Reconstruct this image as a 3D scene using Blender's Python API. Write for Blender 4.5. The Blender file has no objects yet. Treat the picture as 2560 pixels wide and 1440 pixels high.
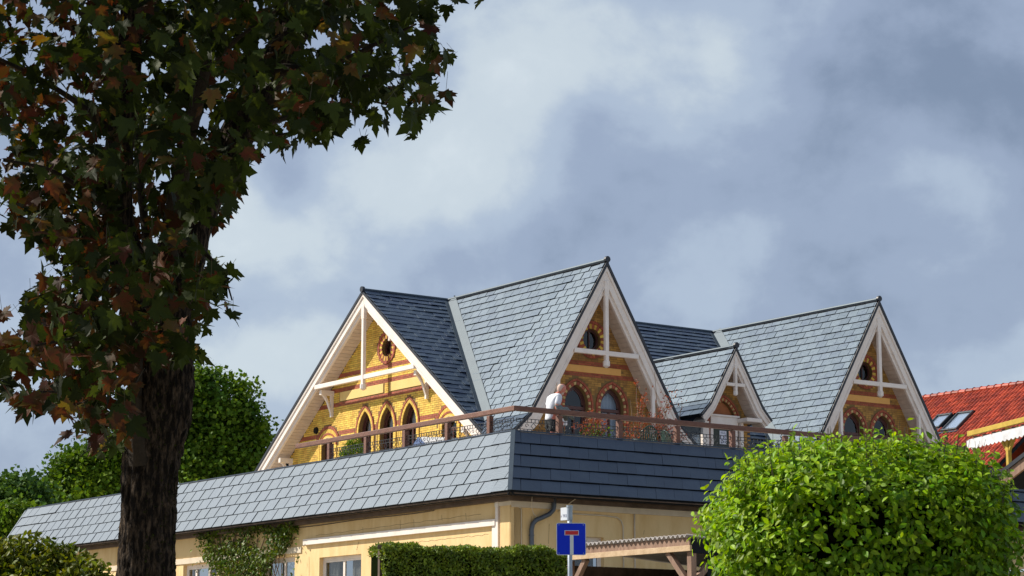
import bpy, math, random
import numpy as np
from mathutils import Vector, Matrix
from mathutils.geometry import tessellate_polygon

random.seed(7)
rng = np.random.default_rng(7)
scene = bpy.context.scene
col = scene.collection

# ------------------------------------------------------------------ camera
PITCH = math.atan(1000 / 5500.0)
EYE = Vector((0, 0, 1.6))
cam_d = bpy.data.cameras.new('camera')
cam = bpy.data.objects.new('camera', cam_d)
col.objects.link(cam)
cam.location = EYE
cam.rotation_euler = (math.pi / 2 + PITCH, 0, 0)
cam_d.sensor_width = 36
cam_d.lens = 36 * 5500 / 2560.0
cam_d.clip_start = 0.1
cam_d.clip_end = 3000
scene.camera = cam

# ------------------------------------------------------------------ exposure
scene.view_settings.view_transform = 'Standard'
scene.view_settings.look = 'None'
scene.view_settings.exposure = 0.35
scene.view_settings.gamma = 1.0
scene.view_settings.use_curve_mapping = False
scene.cycles.max_bounces = 6
scene.cycles.transparent_max_bounces = 8

# ------------------------------------------------------------------ sun and sky
SUN = Vector((-0.743, 0.19, 0.643)).normalized()
sun_d = bpy.data.lights.new('sun', 'SUN')
sun_d.energy = 5.0
sun_d.angle = math.radians(0.5)
sun_d.color = (1.0, 0.93, 0.82)
sun = bpy.data.objects.new('sun', sun_d)
sun.rotation_euler = SUN.to_track_quat('Z', 'Y').to_euler()
sun.location = (-60, 10, 60)
col.objects.link(sun)

world = bpy.data.worlds.new('World')
scene.world = world
world.use_nodes = True
wn = world.node_tree.nodes
wl = world.node_tree.links
wn.clear()
w_out = wn.new('ShaderNodeOutputWorld')
w_bg = wn.new('ShaderNodeBackground')
w_bg.inputs['Strength'].default_value = 0.1
w_sky = wn.new('ShaderNodeTexSky')
w_sky.sky_type = 'NISHITA'
w_sky.sun_disc = False
w_sky.sun_elevation = math.radians(40)
w_sky.sun_rotation = math.radians(-75.6)
w_sky.dust_density = 1.5
w_tc = wn.new('ShaderNodeTexCoord')


def wnoise(scale, detail, rough, off, dist=0.0, sq=(1, 1, 1.6)):
    mp = wn.new('ShaderNodeMapping')
    mp.inputs['Location'].default_value = off
    mp.inputs['Scale'].default_value = sq
    wl.new(w_tc.outputs['Generated'], mp.inputs['Vector'])
    n = wn.new('ShaderNodeTexNoise')
    n.inputs['Scale'].default_value = scale
    n.inputs['Detail'].default_value = detail
    n.inputs['Roughness'].default_value = rough
    n.inputs['Distortion'].default_value = dist
    wl.new(mp.outputs['Vector'], n.inputs['Vector'])
    return n.outputs['Fac']


def wramp(src, stops):
    r = wn.new('ShaderNodeValToRGB')
    r.color_ramp.interpolation = 'EASE'
    while len(r.color_ramp.elements) < len(stops):
        r.color_ramp.elements.new(0.5)
    for e, (p_, c_) in zip(r.color_ramp.elements, stops):
        e.position = p_
        e.color = (*c_, 1)
    wl.new(src, r.inputs['Fac'])
    return r.outputs['Color']


def wmath(op, a, b):
    m = wn.new('ShaderNodeMath')
    m.operation = op
    for k, v in enumerate((a, b)):
        if isinstance(v, (int, float)):
            m.inputs[k].default_value = v
        else:
            wl.new(v, m.inputs[k])
    return m.outputs[0]


def wmix(fac, a, b):
    m = wn.new('ShaderNodeMix')
    m.data_type = 'RGBA'
    if isinstance(fac, (int, float)):
        m.inputs[0].default_value = fac
    else:
        wl.new(fac, m.inputs[0])
    for k, v in ((6, a), (7, b)):
        if isinstance(v, tuple):
            m.inputs[k].default_value = (*v, 1)
        else:
            wl.new(v, m.inputs[k])
    return m.outputs[2]


def wblob(x, y, rad, amt):
    """a bank of cloud (or a gap) in the direction seen at picture position x, y; radius in picture units"""
    d = Vector(((x - 1280) / 5500, 0, 0)) + Vector((0, math.cos(PITCH), math.sin(PITCH))) + Vector((0, -math.sin(PITCH), math.cos(PITCH))) * ((720 - y) / 5500)
    d.normalize()
    v = wn.new('ShaderNodeVectorMath')
    v.operation = 'DISTANCE'
    wl.new(w_tc.outputs['Generated'], v.inputs[0])
    v.inputs[1].default_value = d
    r = wn.new('ShaderNodeMapRange')
    r.interpolation_type = 'SMOOTHSTEP'
    r.inputs['From Min'].default_value = 0
    r.inputs['From Max'].default_value = rad / 5500
    r.inputs['To Min'].default_value = amt
    r.inputs['To Max'].default_value = 0
    wl.new(v.outputs['Value'], r.inputs['Value'])
    return r.outputs['Result']


big = wnoise(5.0, 3, 0.5, (0.5, 0.2, 1.1), 0.2)
fine = wnoise(11.0, 9, 0.56, (0.4, 3.3, 1.7), 0.12, (1, 1, 1.2))
dens = wmath('ADD', wmath('MULTIPLY', big, 0.5), wmath('MULTIPLY', fine, 0.5))
for q in [(1230, 230, 420, .12), (1760, 190, 360, .11), (960, 440, 330, .12), (1500, 60, 260, .05), (560, 540, 230, .08), (700, 930, 260, .07), (250, 900, 460, .09), (2480, 520, 260, .05),
          (2450, 150, 560, -.10), (2050, 560, 420, -.07), (720, 470, 130, -.09), (1550, 560, 360, -.05), (620, 770, 160, -.06), (1470, 330, 130, -.03)]:
    dens = wmath('ADD', dens, wblob(*q))
# broken cloud: blue-grey body, brighter tops, pale blue gaps
cloud = wramp(dens, [(0.34, (1.7, 2.2, 3.15)), (0.46, (2.65, 3.25, 4.4)), (0.54, (3.5, 4.2, 5.25)), (0.63, (4.9, 5.55, 6.05)), (0.74, (5.9, 6.5, 6.85))])
skycol = wmix(0.88, w_sky.outputs['Color'], cloud)
wl.new(skycol, w_bg.inputs['Color'])
wl.new(w_bg.outputs[0], w_out.inputs['Surface'])

# ------------------------------------------------------------------ helpers
FW = Vector((0, math.cos(PITCH), math.sin(PITCH)))
UPV = Vector((0, -math.sin(PITCH), math.cos(PITCH)))
Z = Vector((0, 0, 1))
L = Vector((-0.58005504, 0.81457729, 0))        # runs away to the left along the terrace building
R = Vector((0.81457729, 0.58005504, 0))         # runs away to the right
TC = Vector((0.0274, 50.0, 0))                  # terrace corner (top edge of the mansard)
HC = Vector((-1.76877, 70.96896, 0))            # villa: under the crossing of its two ridges


def ray(x, y):
    return Vector((1, 0, 0)) * ((x - 1280) / 5500) + FW + UPV * ((720 - y) / 5500)


def at(x, y, D):
    d = ray(x, y)
    return EYE + d * (D / d.y)


def on_plane(x, y, P0, n):
    d = ray(x, y)
    return EYE + d * ((P0 - EYE).dot(n) / d.dot(n))


def proj_np(P):
    d = P - np.array(EYE)
    w = d @ np.array(FW)
    return 1280 + 5500 * d[:, 0] / w, 720 - 5500 * (d @ np.array(UPV)) / w, w


def ground_z(x, y):
    t = min(max((y - 6) / 40.0, 0), 1)
    return 3.4 * (t * t * (3 - 2 * t)) + 0.03 * max(y - 46, 0) * (1 if y < 130 else 0) + (0.03 * 84 if y >= 130 else 0)


def tag(o, label=None, cat=None, group=None, kind=None):
    if label:
        o['label'] = label
    if cat:
        o['category'] = cat
    if group:
        o['group'] = group
    if kind:
        o['kind'] = kind
    return o


def empty(name, loc, label=None, cat=None, group=None):
    o = bpy.data.objects.new(name, None)
    o.empty_display_size = 0.2
    o.location = loc
    col.objects.link(o)
    return tag(o, label, cat, group)


def link(o, parent):
    col.objects.link(o)
    if parent is not None:
        o.parent = parent
        if parent.type == 'EMPTY' and parent.parent is None:
            o.matrix_parent_inverse = Matrix.Translation(-parent.location)
    return o


class MB:
    def __init__(s):
        s.v = []
        s.f = []

    def poly(s, pts):
        k = len(s.v)
        s.v += [tuple(p) for p in pts]
        s.f.append(tuple(range(k, k + len(pts))))
        return s

    def hexa(s, b, t):
        """b, t: four bottom and four top points in the same turn"""
        k = len(s.v)
        s.v += [tuple(p) for p in b] + [tuple(p) for p in t]
        s.f += [(k + 3, k + 2, k + 1, k), (k + 4, k + 5, k + 6, k + 7)]
        for i in range(4):
            j = (i + 1) % 4
            s.f.append((k + i, k + j, k + 4 + j, k + 4 + i))
        return s

    def box(s, c, ax, ay, az):
        """centre and three half vectors"""
        c, ax, ay, az = Vector(c), Vector(ax), Vector(ay), Vector(az)
        b = [c - ax - ay - az, c + ax - ay - az, c + ax + ay - az, c - ax + ay - az]
        return s.hexa(b, [p + 2 * az for p in b])

    def beam(s, p0, p1, w, h, side=None):
        p0, p1 = Vector(p0), Vector(p1)
        d = (p1 - p0)
        ln = d.length
        d.normalize()
        if side is None:
            side = d.cross(Z)
            if side.length < 1e-3:
                side = Vector((1, 0, 0))
        side = (side - d * side.dot(d)).normalized()
        upn = d.cross(side).normalized()
        return s.box((p0 + p1) / 2, d * ln / 2, side * w / 2, upn * h / 2)

    def prism(s, pts, ext):
        """closed polygon (any convex or star) extruded by vector ext"""
        k = len(s.v)
        n = len(pts)
        ext = Vector(ext)
        s.v += [tuple(p) for p in pts] + [tuple(Vector(p) + ext) for p in pts]
        s.f.append(tuple(range(k + n - 1, k - 1, -1)))
        s.f.append(tuple(range(k + n, k + 2 * n)))
        for i in range(n):
            j = (i + 1) % n
            s.f.append((k + i, k + j, k + n + j, k + n + i))
        return s

    def tube(s, pts, rad, n=8, caps=True, jit=0.0, rnd=None):
        pts = [Vector(p) for p in pts]
        if isinstance(rad, (int, float)):
            rad = [rad] * len(pts)
        k0 = len(s.v)
        prev = None
        for i, p in enumerate(pts):
            if i == 0:
                t = pts[1] - pts[0]
            elif i == len(pts) - 1:
                t = pts[-1] - pts[-2]
            else:
                t = pts[i + 1] - pts[i - 1]
            t.normalize()
            if prev is None:
                a = t.cross(Z)
                if a.length < 0.05:
                    a = t.cross(Vector((1, 0, 0)))
            else:
                a = prev - t * prev.dot(t)
            a.normalize()
            prev = a
            b = t.cross(a)
            for q in range(n):
                an = 2 * math.pi * q / n
                r = rad[i] * (1 + (jit * (rnd.random() - 0.5) if rnd else 0))
                s.v.append(tuple(p + a * math.cos(an) * r + b * math.sin(an) * r))
        for i in range(len(pts) - 1):
            for q in range(n):
                q2 = (q + 1) % n
                s.f.append((k0 + i * n + q, k0 + i * n + q2, k0 + (i + 1) * n + q2, k0 + (i + 1) * n + q))
        if caps:
            s.f.append(tuple(k0 + q for q in range(n - 1, -1, -1)))
            s.f.append(tuple(k0 + (len(pts) - 1) * n + q for q in range(n)))
        return s

    def build(s, name, m, parent=None, smooth=False, bevel=0.0):
        me = bpy.data.meshes.new(name)
        me.from_pydata(s.v, [], s.f)
        me.update()
        if smooth:
            me.polygons.foreach_set('use_smooth', [True] * len(me.polygons))
        if m is not None:
            me.materials.append(m)
        o = bpy.data.objects.new(name, me)
        if bevel:
            bv = o.modifiers.new('bevel', 'BEVEL')
            bv.width = bevel
            bv.segments = 2
            bv.limit_method = 'ANGLE'
        return link(o, parent)


def tri_mesh(name, V, T, m, parent, smooth=False):
    """fast triangle mesh from numpy arrays"""
    me = bpy.data.meshes.new(name)
    nv, nt = len(V), len(T)
    me.vertices.add(nv)
    me.vertices.foreach_set('co', V.astype(np.float32).ravel())
    me.loops.add(nt * 3)
    me.loops.foreach_set('vertex_index', T.astype(np.int32).ravel())
    me.polygons.add(nt)
    me.polygons.foreach_set('loop_start', np.arange(0, nt * 3, 3, dtype=np.int32))
    me.update(calc_edges=True)
    me.polygons.foreach_set('use_smooth', np.full(nt, bool(smooth)))
    if isinstance(m, (list, tuple)):
        for q in m:
            me.materials.append(q)
    else:
        me.materials.append(m)
    o = bpy.data.objects.new(name, me)
    return link(o, parent)


def scatter(parent, name, tv, tt, M, m, limit=300, stuff_name=None, rank=None, label=None):
    """M: (n,3,4) transforms of the template tv/tt. The largest in the picture become objects sharing one mesh,
    the others one joined part."""
    n = len(M)
    if n == 0:
        return
    cen = M[:, :, 3]
    if rank is None:
        px, py, w = proj_np(cen)
        inside = (px > -10) & (px < 2570) & (py > -10) & (py < 1450) & (w > 1)
        sz = np.linalg.norm(M[:, :, 0], axis=1) + np.linalg.norm(M[:, :, 1], axis=1)
        rank = np.where(inside, 1, 0.01) * sz / np.maximum(w, 1)
    order = np.argsort(-rank, kind='stable')
    head, tail = order[:limit], order[limit:]
    me = bpy.data.meshes.new(name)
    me.from_pydata([tuple(p) for p in tv], [], [tuple(int(q) for q in t) for t in tt])
    me.materials.append(m)
    inv = Matrix.Translation(-parent.location) if (parent is not None and parent.type == 'EMPTY' and parent.parent is None) else None
    for i in head:
        o = bpy.data.objects.new(name, me)
        col.objects.link(o)
        if parent is not None:
            o.parent = parent
            if inv is not None:
                o.matrix_parent_inverse = inv
        mm = Matrix.Identity(4)
        for r_ in range(3):
            for c_ in range(4):
                mm[r_][c_] = float(M[i, r_, c_])
        o.matrix_basis = mm
        if label:
            o['label'] = label
    if len(tail):
        V = np.einsum('nij,vj->nvi', M[tail][:, :, :3], tv) + M[tail][:, None, :, 3]
        tris = []
        for t in tt:
            for q in range(1, len(t) - 1):
                tris.append((t[0], t[q], t[q + 1]))
        T = np.array(tris)[None] + (np.arange(len(tail)) * len(tv))[:, None, None]
        o = tri_mesh(stuff_name or name + '_field', V.reshape(-1, 3), T.reshape(-1, 3), m, parent)
        o['kind'] = 'stuff'
        return o


# ------------------------------------------------------------------ materials
MATS = {}


def mat(name, c, c2=None, rough=0.7, scale=6.0, detail=4, bump=0.0, bscale=None, spec=0.5, rnd=0.0, metal=0.0,
        stretch=None, trans=0.0, amount=(0.35, 0.65), coat=0.0, hue=0.0, tint=None):
    """procedural surface: two colours mixed by noise, per-piece variation, fine relief"""
    m = bpy.data.materials.new(name)
    m.use_nodes = True
    nt = m.node_tree
    N, K = nt.nodes, nt.links
    b = N['Principled BSDF']
    b.inputs['Roughness'].default_value = rough
    b.inputs['Specular IOR Level'].default_value = spec
    b.inputs['Metallic'].default_value = metal
    if tint:
        b.inputs['Specular Tint'].default_value = (*tint, 1)
    if coat:
        b.inputs['Coat Weight'].default_value = coat
    tc = N.new('ShaderNodeTexCoord')
    geo = N.new('ShaderNodeNewGeometry')
    src = geo.outputs['Position']
    if stretch:
        mp = N.new('ShaderNodeMapping')
        mp.inputs['Scale'].default_value = stretch
        K.new(src, mp.inputs['Vector'])
        src = mp.outputs['Vector']
    nz = N.new('ShaderNodeTexNoise')
    nz.inputs['Scale'].default_value = scale
    nz.inputs['Detail'].default_value = detail
    nz.inputs['Roughness'].default_value = 0.6
    K.new(src, nz.inputs['Vector'])
    rp = N.new('ShaderNodeMapRange')
    rp.inputs['From Min'].default_value = amount[0]
    rp.inputs['From Max'].default_value = amount[1]
    K.new(nz.outputs['Fac'], rp.inputs['Value'])
    mx = N.new('ShaderNodeMix')
    mx.data_type = 'RGBA'
    mx.inputs[6].default_value = (*c, 1)
    mx.inputs[7].default_value = (*(c2 or tuple(q * 0.7 for q in c)), 1)
    K.new(rp.outputs['Result'], mx.inputs[0])
    out = mx.outputs[2]
    if rnd:
        oi = N.new('ShaderNodeObjectInfo')
        ad = N.new('ShaderNodeMath')
        ad.operation = 'ADD'
        K.new(oi.outputs['Random'], ad.inputs[0])
        K.new(geo.outputs['Random Per Island'], ad.inputs[1])
        fr = N.new('ShaderNodeMath')
        fr.operation = 'FRACT'
        K.new(ad.outputs[0], fr.inputs[0])
        hs = N.new('ShaderNodeHueSaturation')
        mv = N.new('ShaderNodeMapRange')
        mv.inputs['To Min'].default_value = 1 - rnd
        mv.inputs['To Max'].default_value = 1 + rnd
        K.new(fr.outputs[0], mv.inputs['Value'])
        K.new(mv.outputs['Result'], hs.inputs['Value'])
        if hue:
            mh = N.new('ShaderNodeMapRange')
            mh.inputs['To Min'].default_value = 0.5 - hue
            mh.inputs['To Max'].default_value = 0.5 + hue
            f2 = N.new('ShaderNodeMath')
            f2.operation = 'MULTIPLY'
            f2.inputs[1].default_value = 7.31
            f3 = N.new('ShaderNodeMath')
            f3.operation = 'FRACT'
            K.new(fr.outputs[0], f2.inputs[0])
            K.new(f2.outputs[0], f3.inputs[0])
            K.new(f3.outputs[0], mh.inputs['Value'])
            K.new(mh.outputs['Result'], hs.inputs['Hue'])
        K.new(out, hs.inputs['Color'])
        out = hs.outputs['Color']
    K.new(out, b.inputs['Base Color'])
    if bump:
        n2 = N.new('ShaderNodeTexNoise')
        n2.inputs['Scale'].default_value = bscale or scale * 5
        n2.inputs['Detail'].default_value = 5
        K.new(src, n2.inputs['Vector'])
        bp = N.new('ShaderNodeBump')
        bp.inputs['Strength'].default_value = min(bump, 1)
        bp.inputs['Distance'].default_value = 0.02 * max(bump, 1)
        K.new(n2.outputs['Fac'], bp.inputs['Height'])
        K.new(bp.outputs['Normal'], b.inputs['Normal'])
    if trans:
        tr = N.new('ShaderNodeBsdfTranslucent')
        ml = N.new('ShaderNodeMix')
        ml.data_type = 'RGBA'
        ml.blend_type = 'MULTIPLY'
        ml.inputs[0].default_value = 1
        ml.inputs[7].default_value = (1.6, 1.5, 0.5, 1)
        K.new(out, ml.inputs[6])
        K.new(ml.outputs[2], tr.inputs['Color'])
        ms = N.new('ShaderNodeMixShader')
        ms.inputs[0].default_value = trans
        K.new(b.outputs[0], ms.inputs[1])
        K.new(tr.outputs[0], ms.inputs[2])
        K.new(ms.outputs[0], N['Material Output'].inputs['Surface'])
    MATS[name] = m
    return m


def glass(name, tint=(0.5, 0.55, 0.55), fac=0.35):
    m = bpy.data.materials.new(name)
    m.use_nodes = True
    N, K = m.node_tree.nodes, m.node_tree.links
    N.clear()
    o = N.new('ShaderNodeOutputMaterial')
    t = N.new('ShaderNodeBsdfTransparent')
    t.inputs[0].default_value = (*tint, 1)
    g = N.new('ShaderNodeBsdfGlossy')
    g.inputs['Roughness'].default_value = 0.02
    g.inputs[0].default_value = (0.9, 0.92, 0.95, 1)
    lw = N.new('ShaderNodeLayerWeight')
    lw.inputs['Blend'].default_value = 0.5
    pw = N.new('ShaderNodeMath')
    pw.operation = 'POWER'
    pw.inputs[1].default_value = 4
    K.new(lw.outputs['Facing'], pw.inputs[0])
    ad = N.new('ShaderNodeMath')
    ad.operation = 'MULTIPLY_ADD'
    ad.inputs[1].default_value = 0.8
    ad.inputs[2].default_value = 0.04 + fac
    K.new(pw.outputs[0], ad.inputs[0])
    ms = N.new('ShaderNodeMixShader')
    K.new(ad.outputs[0], ms.inputs[0])
    K.new(t.outputs[0], ms.inputs[1])
    K.new(g.outputs[0], ms.inputs[2])
    K.new(ms.outputs[0], o.inputs['Surface'])
    return m


m_slate = mat('slate', (0.026, 0.037, 0.062), (0.015, 0.023, 0.048), rough=0.5, scale=2.4, detail=7, rnd=0.13, bump=0.2, bscale=25, spec=0.95, tint=(0.72, 0.88, 1.0))
m_slate_villa = mat('villa_slate', (0.040, 0.058, 0.090), (0.014, 0.024, 0.066), amount=(0.46, 0.70), rough=0.47, scale=2.2, detail=7, rnd=0.10, bump=0.3, bscale=14, spec=0.85, tint=(0.66, 0.86, 1.0),
                    stretch=(1, 1, 0.45))
m_underlay = mat('underlay', (0.018, 0.02, 0.024), rough=0.9, spec=0.1)
m_lead = mat('valley_zinc', (0.05, 0.068, 0.085), (0.04, 0.052, 0.07), spec=0.5, tint=(0.7, 0.88, 1.0), rough=0.52, scale=3, bump=0.1)
m_black = mat('black_verge', (0.015, 0.018, 0.025), (0.025, 0.03, 0.04), rough=0.45)
m_white = mat('white_paint', (0.85, 0.77, 0.70), (0.74, 0.64, 0.56), rough=0.55, scale=2.5, bump=0.08, bscale=40, amount=(0.4, 0.8))
m_soffit = mat('soffit_paint', (0.66, 0.56, 0.47), (0.58, 0.48, 0.40), rough=0.6, scale=5, rnd=0.05)
m_brick = mat('yellow_brick', (0.80, 0.56, 0.095), (0.64, 0.38, 0.055), rough=0.75, scale=5, rnd=0.17, hue=0.008, bump=0.3, bscale=60)
m_redbrick = mat('red_brick', (0.40, 0.10, 0.045), (0.28, 0.06, 0.03), rough=0.7, scale=9, rnd=0.2, bump=0.2, bscale=60)
m_brick_shade = mat('shaded_yellow_brick', (0.52, 0.28, 0.06), (0.28, 0.14, 0.04), rough=0.8, scale=3.5, detail=6, rnd=0.25, bump=0.3, bscale=60)  # yellow brick browned to carry the shade of the sunless fronts
m_cream = mat('cream_brick', (0.62, 0.45, 0.20), (0.5, 0.34, 0.13), rough=0.8, scale=8)
m_mortar = mat('mortar', (0.24, 0.15, 0.05), (0.18, 0.11, 0.04), rough=0.9, scale=4)
m_plaque = mat('yellow_plaque', (0.80, 0.58, 0.21), (0.76, 0.53, 0.18), rough=0.6, scale=3)
m_plaque_shade = mat('shaded_plaque', (0.86, 0.47, 0.13), (0.80, 0.42, 0.11), rough=0.6, scale=3)  # plaque colour turned orange for how it looks on the shaded gables
m_plaster = mat('cream_plaster', (0.80, 0.58, 0.29), (0.68, 0.46, 0.20), rough=0.85, scale=2.2, detail=8, bump=0.35, bscale=9, stretch=(1.5, 1.5, 0.45), amount=(0.42, 0.72))
m_trim = mat('cream_trim', (0.70, 0.60, 0.46), (0.6, 0.5, 0.37), rough=0.7, scale=3)
m_brownwood = mat('red_stained_wood', (0.20, 0.085, 0.05), (0.13, 0.05, 0.032), rough=0.5, scale=5, detail=8, stretch=(1, 1, 4), bump=0.4, bscale=30)
m_iron = mat('black_iron', (0.02, 0.022, 0.025), rough=0.5)
m_fascia = mat('weathered_fascia', (0.13, 0.085, 0.06), (0.07, 0.045, 0.03), rough=0.75, scale=3, detail=6, bump=0.4, bscale=22)
m_zinc = mat('grey_zinc', (0.12, 0.135, 0.16), (0.085, 0.10, 0.12), rough=0.4, scale=5, metal=0.3)
m_frame = mat('brown_frame', (0.10, 0.035, 0.025), (0.07, 0.022, 0.018), rough=0.4, scale=8)
m_redframe = mat('red_frame', (0.36, 0.06, 0.05), (0.28, 0.045, 0.04), rough=0.4, scale=8)
m_dark = mat('dark_room', (0.02, 0.018, 0.016), rough=0.9, spec=0.1)
m_curtain = mat('curtain', (0.42, 0.38, 0.36), (0.30, 0.27, 0.26), rough=0.9, scale=6, stretch=(6, 6, 0.3))
m_curtain_blue = mat('pale_curtain', (0.55, 0.62, 0.75), (0.40, 0.48, 0.62), rough=0.9, scale=5, stretch=(6, 6, 0.2))
m_glass = glass('window_glass', (0.75, 0.78, 0.78), 0.02)
m_glass_dark = glass('dark_glass', (0.35, 0.42, 0.38), 0.02)
m_sky_glass = glass('skylight_glass', (0.85, 0.9, 0.95), 0.25)
m_orange = mat('orange_board', (0.42, 0.15, 0.05), (0.34, 0.11, 0.035), rough=0.7, scale=6)
m_greendoor = mat('dark_green_door', (0.025, 0.035, 0.022), rough=0.45)
m_paper = mat('white_paper', (0.75, 0.76, 0.82), (0.68, 0.70, 0.78), rough=0.8)
m_ink = mat('blue_grey_ink', (0.16, 0.18, 0.30), rough=0.8)
m_ground = mat('ground', (0.22, 0.21, 0.14), (0.36, 0.32, 0.26), rough=0.95, scale=0.6, detail=8)
m_deck = mat('terrace_paving', (0.42, 0.37, 0.32), (0.34, 0.30, 0.26), rough=0.9)
m_blue = mat('sign_blue', (0.002, 0.03, 0.62), (0.002, 0.026, 0.58), spec=0.2, rough=0.45, scale=2)
m_signred = mat('sign_red', (0.55, 0.008, 0.012), (0.5, 0.008, 0.012), rough=0.35)
m_signwhite = mat('sign_white', (0.62, 0.66, 0.72), (0.58, 0.62, 0.68), rough=0.35)
m_galv = mat('galvanised_steel', (0.36, 0.42, 0.50), (0.28, 0.33, 0.4), rough=0.45, scale=10, metal=0.2)
m_wood = mat('weathered_timber', (0.32, 0.20, 0.14), (0.20, 0.12, 0.08), rough=0.75, scale=5, detail=8, stretch=(3, 3, 0.6), bump=0.4, bscale=30)
m_newwood = mat('pale_timber', (0.62, 0.45, 0.28), (0.48, 0.33, 0.19), rough=0.7, scale=6, detail=6, bump=0.3, bscale=30)
m_tile = mat('red_clay_tile', (0.46, 0.070, 0.027), (0.22, 0.03, 0.018), rough=0.5, scale=2.2, detail=6, rnd=0.32, bump=0.2, bscale=40, spec=0.3)
m_corr = mat('corrugated_sheet', (0.42, 0.38, 0.36), (0.28, 0.25, 0.23), rough=0.6, scale=3)
m_bark = mat('bark', (0.012, 0.009, 0.007), (0.13, 0.092, 0.062), rough=0.95, scale=16, detail=8, stretch=(2.0, 2.0, 0.5), bump=5.0, bscale=22, spec=0.12, amount=(0.45, 0.72))
m_bark_thin = mat('smooth_bark', (0.04, 0.030, 0.020), (0.022, 0.016, 0.011), rough=0.9, scale=10, bump=0.6, spec=0.2)
m_moss = mat('moss', (0.035, 0.042, 0.008), (0.02, 0.02, 0.008), rough=1.0, scale=14, bump=1.0, spec=0.1)
m_maple = mat('maple_leaf', (0.031, 0.044, 0.007), (0.017, 0.026, 0.004), rough=0.6, scale=3, rnd=0.6, trans=0.28, spec=0.12)
m_mapler = mat('red_maple_leaf', (0.080, 0.018, 0.009), (0.045, 0.030, 0.008), rough=0.6, scale=9, rnd=0.5, trans=0.25, spec=0.12)
m_mapley = mat('yellowing_maple_leaf', (0.09, 0.075, 0.010), (0.09, 0.03, 0.008), rough=0.6, scale=7, rnd=0.4, trans=0.4, spec=0.3)
m_stem = mat('leaf_stem', (0.05, 0.04, 0.015), rough=0.6)
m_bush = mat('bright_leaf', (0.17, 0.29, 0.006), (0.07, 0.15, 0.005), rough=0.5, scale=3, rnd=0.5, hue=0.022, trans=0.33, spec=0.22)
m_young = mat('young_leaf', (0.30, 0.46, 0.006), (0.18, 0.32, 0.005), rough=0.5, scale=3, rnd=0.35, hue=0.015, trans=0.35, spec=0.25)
m_hedge = mat('thuja', (0.20, 0.27, 0.014), (0.08, 0.13, 0.008), rough=0.6, scale=4, rnd=0.5, hue=0.02, trans=0.2)
m_inner_shade = mat('foliage_shade', (0.008, 0.012, 0.004), rough=1.0, spec=0.0)  # near-black that stands in for the shade inside foliage
m_bushl = mat('yellow_green_leaf', (0.16, 0.18, 0.010), (0.06, 0.09, 0.008), spec=0.2, rough=0.5, scale=3, rnd=0.45, hue=0.03, trans=0.3)
m_tree = mat('tree_leaf', (0.14, 0.225, 0.012), (0.05, 0.11, 0.010), spec=0.15, rough=0.6, scale=0.4, rnd=0.35, hue=0.015, trans=0.25)
m_tree2 = mat('blue_green_leaf', (0.09, 0.17, 0.03), (0.045, 0.10, 0.022), spec=0.15, rough=0.6, scale=0.4, rnd=0.3, trans=0.2)
m_ivy = mat('ivy_leaf', (0.11, 0.16, 0.012), (0.045, 0.08, 0.008), spec=0.25, rough=0.5, scale=2, rnd=0.5, hue=0.03, trans=0.2)
m_redplant = mat('orange_red_leaf', (0.34, 0.085, 0.03), (0.22, 0.04, 0.02), rough=0.6, scale=5, rnd=0.5, hue=0.02, trans=0.25)
m_twig = mat('twig', (0.20, 0.13, 0.08), rough=0.8)
m_skin = mat('skin', (0.62, 0.22, 0.15), (0.52, 0.16, 0.11), rough=0.5, scale=20)
m_hair = mat('white_hair', (0.66, 0.50, 0.42), (0.55, 0.38, 0.30), rough=0.8, scale=40)
m_shirt = mat('white_shirt', (0.70, 0.72, 0.76), (0.60, 0.62, 0.68), rough=0.85, scale=9, bump=0.5, bscale=18)
m_shorts = mat('dark_shorts', (0.012, 0.016, 0.02), (0.05, 0.06, 0.06), rough=0.85, scale=30, amount=(0.5, 0.7))
m_jacket = mat('grey_jacket', (0.10, 0.115, 0.11), (0.22, 0.24, 0.22), rough=0.8, scale=12, stretch=(1, 1, 3), bump=0.4)
m_chair = mat('green_plastic', (0.01, 0.05, 0.035), rough=0.35)
m_tarp = mat('white_tarpaulin', (0.75, 0.76, 0.78), rough=0.5, scale=3)
m_cover_shade = mat('blue_cover_shade', (0.10, 0.16, 0.32), (0.08, 0.13, 0.28), rough=0.8)
m_terracotta = mat('terracotta', (0.33, 0.12, 0.06), rough=0.8)
m_yellowbeam = mat('yellow_timber', (0.52, 0.36, 0.05), (0.40, 0.26, 0.03), rough=0.65, scale=6, bump=0.2)
m_roomwall = mat('skylight_frame', (0.05, 0.055, 0.06), rough=0.4)

# ------------------------------------------------------------------ ground
gx = np.linspace(-400, 400, 81)
gy = np.concatenate([np.linspace(-40, 120, 65), np.linspace(130, 900, 40)])
GX, GY = np.meshgrid(gx, gy)
GZ = np.vectorize(ground_z)(GX, GY)
V = np.stack([GX, GY, GZ], -1).reshape(-1, 3)
nx, ny = len(gx), len(gy)
I = (np.arange(ny - 1)[:, None] * nx + np.arange(nx - 1)[None]).ravel()
T = np.concatenate([np.stack([I, I + 1, I + nx + 1], 1), np.stack([I, I + nx + 1, I + nx], 1)])
g = tri_mesh('ground', V, T, m_ground, None, True)
g['kind'] = 'structure'


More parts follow.
